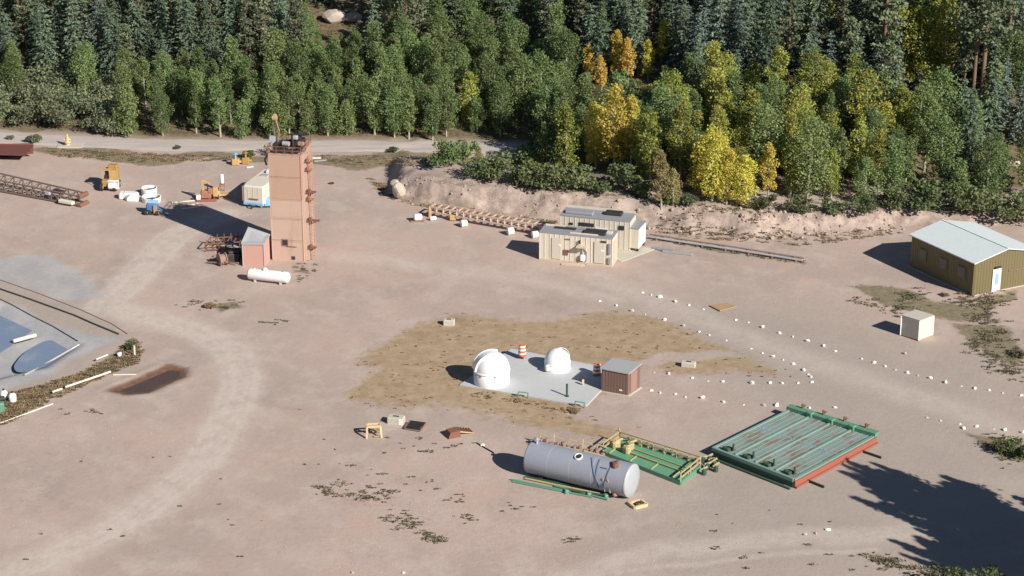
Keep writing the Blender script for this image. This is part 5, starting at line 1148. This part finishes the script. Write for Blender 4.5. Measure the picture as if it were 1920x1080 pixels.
for px, py, k, s_, lab in ((1690, 165, 1, .9, 'yellow green aspen at the left of the bright group between the pines'), (1725, 175, 0, 1.0, 'large yellow green aspen in the middle of the bright group between the pines'), (1762, 165, 1, .95, 'yellow green aspen at the right of the bright group between the pines'), (1700, 140, 3, .9, 'yellow green aspen behind the bright group between the pines'), (1748, 135, 3, .95, 'tall yellow green aspen at the back of the bright group between the pines')):
    put('aspen_tree', px, py, A_[k], 'aspen_lime', lab, 'aspen', s=s_ * 1.12, claim=1.0)
put('aspen_tree', 897, 318, A_[2], 'aspen_lime', 'small yellowish aspen among the green bushes on the bank', 'aspen', s=.32)
# ponderosas with visible trunks and blue spruces
for px, py, k, s_, lab in ((1578, 75, 1, 1.1, 'tall pine with a reddish bare trunk at the top edge'), (1650, 192, 0, 1.05, 'tall pine with a long bare reddish trunk left of the bright aspens'), (1822, 205, 1, 1.0, 'left of two tall pines with pink bare trunks at the right'), (1838, 208, 1, 1.08, 'right of two tall pines with pink bare trunks at the right'), (1880, 180, 0, 1.1, 'broad pine just right of the twin bare trunks'), (1660, 250, 2, .8, 'dark pine in front of the long bare trunk')):
    put('pine_tree', px, py, PON[k], 'pine', lab, 'pine tree', s=s_ * 1.12)
for px, py, k, s_, lab in ((1345, 165, 0, 1.05, 'blue green spruce with drooping tiers right of the orange aspens'), (1378, 160, 3, 1.0, 'slim blue green spruce beside the drooping one'), (1672, 235, 2, .95, 'blue green spruce with dark gaps below the bright aspens'), (1520, 190, 3, .85, 'slim blue spruce in the middle of the right forest'), (1305, 168, 2, 1.0, 'blue spruce nearest to the orange group'), (1640, 190, 2, .8, 'small blue spruce at the foot of the long bare trunk'), (1895, 150, 1, .95, 'blue green spruce at the right edge of the forest')):
    put('spruce_tree', px, py, SPR[k], 'blue', lab, 'spruce', s=s_)
# bushes
bushes = [(66, 268, 2, 'willow', 'round green bush on the near edge of the dirt road at the far left', 1.0), (20, 262, 2, 'willow', 'small low bush on the road edge left of the round bush', .55), (332, 280, 2, 'bush', 'little green bush on the near edge of the road', .5), (738, 286, 2, 'bush', 'small green bush beside the road right of the tower', .7),
          (840, 312, 1, 'aspen', 'large green bush at the left end of the bank top', 1.0), (868, 300, 0, 'aspen', 'green bush behind the large one on the bank top', 1.0), (905, 335, 1, 'bush', 'dark green bush right of the small yellowish aspen', .8), (935, 335, 1, 'bush', 'dark green bush in the row on top of the bank, under the road shadow', .95), (975, 345, 0, 'bush', 'low dark bush in the middle of the bank top', 1.1),
          (1010, 348, 1, 'bush', 'dark bush left of the slim lime aspen', .85), (1045, 356, 1, 'bush', 'dense green bush at the foot of the slim lime aspen', .9), (1085, 356, 1, 'bush', 'dense dark bush below the yellow aspens', .95), (1130, 362, 2, 'bush', 'small low bush on the bank edge below the yellow aspens', .9),
          (1165, 352, 1, 'bush', 'dark bush right below the tallest yellow aspen', .9), (1205, 368, 0, 'bush', 'low bush left of the pale tan aspen', .9), (1250, 395, 2, 'bush', 'small bush hanging over the rubble bank', .8), (1120, 388, 2, 'bush', 'tiny bush on the bank face above the rear cabin', .35), (985, 300, 0, 'aspen', 'bush at the road end in the shade', 1.0), (1010, 312, 1, 'aspen', 'green bush beside the road end', .9),
          (1500, 398, 1, 'bush', 'green bush at the foot of the right stand, left one', .9), (1560, 402, 0, 'bush', 'green bush at the foot of the right stand, middle one', 1.1), (1620, 400, 1, 'bush', 'green bush at the foot of the right stand, right one', 1.0), (1680, 392, 1, 'bush', 'bush up the slope left of the olive building', 1.1), (1790, 370, 1, 'bush', 'bush on the open slope above the olive building', 1.0), (1870, 360, 0, 'bush', 'low bush on the open slope near the right edge', 1.4), (1430, 392, 0, 'bush', 'low bush at the edge right of the short golden aspen', 1.1), (1290, 385, 2, 'bush', 'small dark bush left of the golden aspens', 1.2),
          (1740, 395, 1, 'bush', 'dark bush above the roof of the olive building', 1.1), (1830, 400, 1, 'bush', 'dark bush behind the roof ridge of the olive building', 1.0), (1905, 415, 1, 'bush', 'dark bush behind the roof at the right edge', 1.1), (1895, 850, 1, 'bush', 'dark green shrub cut by the right edge beside the stones', .75), (1925, 858, 0, 'bush', 'low green shrub at the right edge', .9),
          (1780, 1106, 1, 'bush', 'shaded green shrub at the bottom right corner, left one', .9), (1850, 1112, 1, 'bush', 'shaded green shrub at the bottom right corner, right one', 1.0), (1908, 668, 0, 'weed', 'olive green weed clump at the right edge below the white crate', .75), (245, 655, 2, 'bush', 'weedy bush around the post at the end of the berm', .65), (262, 662, 2, 'dry', 'brownish weed clump at the tip of the berm', .5),
          (395, 576, 2, 'dry', 'dry straw coloured weed clump in the middle left of the yard', .75), (425, 578, 2, 'weed', 'small green weed clump right of the dry straw one', .35), (972, 753, 2, 'dry', 'dry weed clump against the front edge of the pad', .42), (1076, 771, 2, 'dry', 'dry weed clump at the front corner of the pad', .5), (1770, 555, 2, 'weed', 'green weed clump by the dark wall of the olive building', .5),
          (520, 290, 1, 'bush', 'dark bush by the road left of the tower', .75), (468, 296, 2, 'bush', 'low green bush between the yellow valve blocks and the road', .9), (622, 345, 2, 'weed', 'low flat green weed patch right of the tower', .35), (570, 505, 2, 'dry', 'dry weeds right of the white propane tank', .3)]
for px, py, k, mt, lab, s_ in bushes:
    if 800 < px < 1260 and py < 372: s_ *= 1.45
    if px > 1700 and py < 420: s_ *= 1.5
    put('bush', px, py, BSH[k], mt, lab, 'bush', s=s_, sz=s_ * (.6 if mt in ('dry', 'weed') else 1), sep=('stem', 'foliage'), claim=.6)

# forest fill
random.seed(11)
def clearing(px, py):
    return (590 < px < 700 and 22 < py < 62)
cnt = {}
Yl = 200.0; rows = 0
pine_right = lambda px, py: False
y = 203.0
LBL = {
 'aspen_road': ('green aspen with pale trunk in the dense stand along the far side of the road', 'aspens along the road'),
 'aspen_lime_road': ('slightly yellowish green aspen mixed into the stand along the road', 'yellowish aspens along the road'),
 'aspen_mid': ('green aspen in the mixed stand on the slope in the middle', 'aspens on the middle slope'),
 'aspen_right': ('green aspen in the stand above the rubble bank on the right', 'aspens above the rubble bank'),
 'aspen_lime': ('yellowish lime green aspen on the right hand slope', 'lime green aspens on the right slope'),
 'spruce_left': ('dark green spruce on the hillside above the left aspens', 'spruces on the left hillside'),
 'spruce_right': ('dark green spruce on the hillside at the upper right', 'spruces on the right hillside'),
 'spruce_blue': ('blue green spruce scattered among the darker forest trees', 'blue green spruces in the forest'),
 'pine': ('olive green pine with open crown on the upper hillside', 'pines on the upper hillside'),
 'willow': ('grey green willow shrub in the thicket left above the road', 'willow shrubs left above the road')}
while y < 284:
    step = 2.1; x = -70.0
    while x < 66:
        xx = x + random.uniform(-.95, .95); yy = y + random.uniform(-.9, .9); x += step
        if xx < 3:
            if yy < np.interp(xx, Y0X, Y0Y) + .1: continue
        elif yy < float(np.interp(xx, FX, FY)) + float(np.interp(xx, [3, 6, 14, 20], [13, 11, 7, 4.2])): continue
        z = H(xx, yy); px, py = P(xx, yy, z)
        if px < -50 or px > 1970 or py < -60: continue
        if clearing(px, py): continue
        if any((xx - u[0]) ** 2 + (yy - u[1]) ** 2 < u[2] ** 2 for u in used): continue
        r_ = random.random(); k = None
        if any(abs(px - n_[0]) < 30 and 0 < py - n_[1] < (95 if n_[1] > 250 else 70) and not 880 < n_[0] < 920 and (n_[3] in ('aspen_yellow', 'aspen_orange', 'aspen_lime') or (n_[2] == 'pine_tree' and n_[0] != 1880 and n_[1] < 220 and py - n_[1] < 45)) for n_ in named): continue
        near_edge = xx < 6 and yy < np.interp(xx, Y0X, Y0Y) + 12
        if px < 235 and py > 160:
            k = 'willow' if py > 192 or r_ < .5 else 'aspen_road'
        elif px < 1040:
            lim = np.interp(px, [235, 560, 700, 1040], [175, 150, 128, 120])
            if py > lim: k = 'aspen_road' if r_ < .90 else ('aspen_lime_road' if r_ < .96 else 'spruce_left')
            elif px > 560: k = 'aspen_mid' if r_ < .5 else ('spruce_left' if r_ < .82 else 'pine')
            else: k = 'spruce_left' if r_ < .62 else ('pine' if r_ < .88 else ('spruce_blue' if r_ < .95 else 'aspen_mid'))
        else:
            lim = np.interp(px, [1040, 1260, 1400, 1600, 1700, 2000], [120, 185, 195, 225, 260, 300])
            if py > lim:
                if px > 1780 and r_ < .25: k = None
                else: k = 'aspen_lime' if (r_ < .36 and px > 1200) else ('aspen_right' if r_ < .95 else 'spruce_right')
            else: k = 'spruce_right' if r_ < .50 else ('pine' if r_ < .72 else ('spruce_blue' if r_ < .86 else ('aspen_right' if px < 1300 or r_ < .93 else 'aspen_lime')))
        if 1490 < px and py > 385: k = None
        if px > 1680 and py > 300 and r_ < .55: k = None
        if k is None: continue
        if 585 < px < 700 and 60 <= py < 200: k = 'aspen_mid' if py < 150 else 'aspen_road'
        if k.startswith('aspen') and 0: pass
        if k.startswith('spruce') or k == 'pine':
            # wider spacing for conifers
            if any((xx - u[0]) ** 2 + (yy - u[1]) ** 2 < 4.6 for u in used[-90:]): continue
        elif k.startswith('aspen') and any((xx - u[0]) ** 2 + (yy - u[1]) ** 2 < (2.3 if px < 1040 else 2.9) for u in used[-90:]): continue
        cnt[k] = cnt.get(k, 0) + 1; used.append((xx, yy, 1.0)); lab, grp = LBL[k]
        if k == 'willow': plant('willow_bush', xx, yy, BSH[3 if random.random() < .7 else 1], 'willow', lab, 'bush', grp, random.uniform(.9, 1.35), sep=('stem', 'foliage'))
        elif k.startswith('aspen'):
            s_ = random.uniform(.52, .80) if px < 1040 else random.uniform(.6, .95)
            if 585 < px < 700 and py < 200: s_ = min(s_, (py - 52) / 155)
            if s_ < .15: continue
            plant_ok = True; plant('aspen_tree', xx, yy, ASP[random.randrange(6)], 'aspen_lime' if k.startswith('aspen_lime') else 'aspen', lab, 'aspen', grp, s_)
        elif k == 'pine': plant('pine_tree', xx, yy, PON[random.choice([0, 2, 2])], 'pine', lab, 'pine tree', grp, random.uniform(.6, .9))
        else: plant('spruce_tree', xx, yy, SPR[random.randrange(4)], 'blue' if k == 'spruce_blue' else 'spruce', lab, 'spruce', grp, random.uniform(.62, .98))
    y += 2.15
print('forest', cnt, sum(cnt.values()))

# big pines beside the camera side of the yard: their shadow falls into the lower right corner
def shooting_pine(hh, cr, seed):
    rr = random.Random(seed); g = np.random.default_rng(seed); mb = MB().cyl((0, 0, -.3), (0, 0, hh * .9), .3, .08, 10, False); C_ = []; tn = []
    for k in range(84):
        a_ = k * 2.4 + rr.uniform(-.4, .4); f_ = rr.random(); rd = cr * math.sqrt(rr.random()) * (1.05 - .35 * f_); z0 = hh * (.12 + .62 * f_); up = rr.uniform(.6, 2.6) * (1.25 - rd / cr * .5)
        p0 = Vector((0, 0, z0 - .4)); p1 = Vector((math.cos(a_) * rd, math.sin(a_) * rd, z0)); p2 = p1 + Vector((math.cos(a_) * .2, math.sin(a_) * .2, up))
        mb.cyl(p0, p1, .07, .045, 5, False).cyl(p1, p2, .045, .015, 5, False)
        n1 = int(90 + rd * 40); t1 = g.uniform(.2, 1, (n1, 1)); C_.append(np.array(p0) * (1 - t1) + np.array(p1) * t1 + g.normal(size=(n1, 3)) * np.array([.3, .3, .2])); n2 = int(90 + 85 * up); t2 = g.uniform(0, 1, (n2, 1))
        C_.append(np.array(p1) * (1 - t2) + np.array(p2) * t2 + g.normal(size=(n2, 3)) * .22 * (1.05 - t2 * .85)); tn += [.3 + rr.uniform(-.2, .3)] * (n1 + n2)
    C_ = np.concatenate(C_); return me_of(mb, 'trunk', 'pine_bark'), leaf_mesh('crown', C_, g.uniform(.16, .30, len(C_)), np.array(tn) + g.normal(size=len(C_)) * .15, None, .2, 1.8)
BIG = shooting_pine(14.2, 4.4, 77)
def from_tip(px, py, hh): p = G(px, py); L_ = hh / math.tan(SUN_EL); return p.x + L_ * .7071, p.y - L_ * .7071
x, y = from_tip(1590, 882, 15.6); plant('pine_tree', x, y, BIG, 'pine', 'large pine just outside the lower right corner casting the long shadow', 'pine tree', z=0, s=1.2, rz=.3)
x, y = from_tip(1700, 985, 15); plant('pine_tree', x, y, BIG, 'pine', 'second large pine below the lower right corner', 'pine tree', z=0, s=1.15, rz=2.0)

x, y = from_tip(1770, 930, 15); plant('pine_tree', x, y, BIG, 'pine', 'third large pine right of the lower right corner', 'pine tree', z=0, s=1.15, rz=4.1)
# ------------------------------------------------------------------ weeds, dry grass and ground cover (uncountable)
def tufts(name, spots, mat, label, cat, hmul=1.0):
    C_ = []; S_ = []; tn = []; D_ = []
    for (x, y, r_) in spots:
        n = max(5, int(26 * r_ / .25)); a_ = rng.uniform(0, 6.28, n); rd = r_ * np.sqrt(rng.uniform(0, 1, n)); h_ = rng.uniform(.02, .35, n) * r_ * hmul + .02
        C_.append(np.stack([x + np.cos(a_) * rd * 1.5, y + np.sin(a_) * rd * (.6 + .5 * math.sin(x * 7)), H(x, y) + h_], 1)); S_.append(rng.uniform(.05, .13, n)); tn.append(rng.uniform(.1, .9) + rng.normal(size=n) * .2)
    me = leaf_mesh(name, np.concatenate(C_), np.concatenate(S_), np.concatenate(tn), L[mat], .2, 1.6); o_ = bpy.data.objects.new(name, me); COL.objects.link(o_); tag(o_, label, cat); o_['kind'] = 'stuff'; return o_
def inpoly(pts, n):
    xs = [p[0] for p in pts]; ys = [p[1] for p in pts]; P2 = [(p[0], p[1]) for p in pts]; out = []
    while len(out) < n:
        u = random.uniform(min(xs), max(xs)); v = random.uniform(min(ys), max(ys))
        if polysd(np.array([u]), np.array([v]), P2)[0] < 0: out.append((u, v))
    return out
random.seed(5)
sp = []
zone = [([(605, 905), (690, 900), (800, 940), (870, 1010), (800, 1015), (700, 965), (610, 940)], 95, .22), ([(850, 915), (1100, 990), (1090, 1025), (900, 1010), (840, 960)], 34, .16), ([(640, 870), (830, 900), (820, 930), (640, 910)], 14, .16),
        ([(700, 815), (900, 830), (880, 850), (720, 850)], 16, .2), ([(470, 600), (540, 600), (530, 612), (470, 610)], 8, .2), ([(100, 765), (215, 770), (210, 780), (100, 778)], 8, .18), ([(1590, 530), (1800, 560), (1900, 600), (1900, 690), (1780, 620), (1600, 560)], 150, .25),
        ([(1790, 800), (1925, 830), (1925, 870), (1850, 860)], 60, .22), ([(1600, 560), (1700, 580), (1690, 600), (1640, 580)], 20, .2), ([(1820, 630), (1925, 640), (1925, 710), (1870, 700)], 80, .28), ([(620, 700), (640, 870), (560, 900), (540, 760)], 6, .12), ([(1350, 940), (1900, 1040), (1700, 1075), (1300, 1075)], 20, .12),
        ([(0, 830), (560, 870), (560, 1075), (0, 1075)], 14, .11), ([(1730, 555), (1800, 560), (1920, 545), (1920, 560), (1800, 575)], 70, .25), ([(300, 570), (470, 560), (480, 590), (330, 585)], 14, .22), ([(545, 495), (600, 495), (600, 525), (560, 530)], 16, .2), ([(1640, 1040), (1790, 1060), (1850, 1079), (1640, 1079)], 46, .25)]
for poly, n, r_ in zone:
    pts_ = inpoly(poly, n)
    if n > 28:
        cs = pts_[:max(4, n // 8)]; pts_ = [(c_[0] + random.gauss(0, 14), c_[1] + random.gauss(0, 6)) for c_ in [random.choice(cs) for _ in range(n)]]
    for (u, v) in pts_: g_ = G(u, v); sp.append((g_.x, g_.y, r_ * min(2.2, .35 + random.expovariate(2.0))))
tufts('weeds', sp, 'weed', 'low green weeds dotted over the gravel yard', 'weeds')
sp = []
for poly, n, r_ in [([(0, 742), (60, 728), (150, 700), (215, 668), (252, 632), (266, 655), (258, 682), (200, 703), (130, 736), (60, 768), (0, 800)], 800, .25), ([(60, 276), (240, 286), (400, 292), (490, 300), (240, 306), (110, 294)], 260, .25), ([(570, 291), (840, 294), (820, 316), (640, 308)], 160, .25), ([(1230, 425), (1500, 440), (1690, 420), (1690, 440), (1500, 462), (1240, 445)], 170, .25), ([(1230, 400), (1480, 420), (1480, 440), (1240, 430)], 70, .3), ([(750, 378), (850, 388), (1050, 416), (1040, 422), (820, 396)], 160, .2), ([(1215, 442), (1510, 488), (1500, 496), (1215, 450)], 110, .2), ([(693, 335), (735, 350), (745, 375), (715, 370)], 40, .25), ([(900, 730), (1090, 768), (1080, 778), (880, 742)], 60, .15)]:
    for (u, v) in inpoly(poly, n): g_ = T(u, v); sp.append((g_.x, g_.y, r_ * random.uniform(.4, 1.3)))
tufts('grass_verge', sp[::2], 'weed', 'green and brown grass on the berm, verges and bank foot', 'grass', .6)
tufts('dry_verge', sp[1::2], 'dry', 'straw coloured grass mixed into the berm, verges and bank foot', 'grass', .6)
sp = []
for (u, v) in inpoly(straw, 260):
    if polysd(np.array([u]), np.array([v]), [(p) for p in path_in])[0] > 0 and polysd(np.array([u]), np.array([v]), [(862, 723), (958, 655), (1200, 690), (1200, 742), (1099, 763)])[0] > 4:
        g_ = G(u, v); sp.append((g_.x, g_.y, random.uniform(.05, .14)))
tufts('dry_grass', sp, 'dry', 'dry straw coloured grass patch around the concrete pad', 'grass', .5)
sp = []
for _ in range(2600):
    x = random.uniform(-60, 60); y = random.uniform(200, 280)
    if y > np.interp(x, Y0X, Y0Y) + 2 and (x < 6 or y > float(np.interp(x, FX, FY)) + 3): sp.append((x, y, random.uniform(.2, .6)))
for _ in range(500):
    x = random.uniform(2, 60); y = float(np.interp(x, FX, FY)) + random.uniform(2.4, 8); sp.append((x, y, random.uniform(.15, .4)))
tufts('forest_undergrowth', sp, 'bush', 'low undergrowth beneath the trees', 'undergrowth')
print('objects', len(bpy.data.objects))
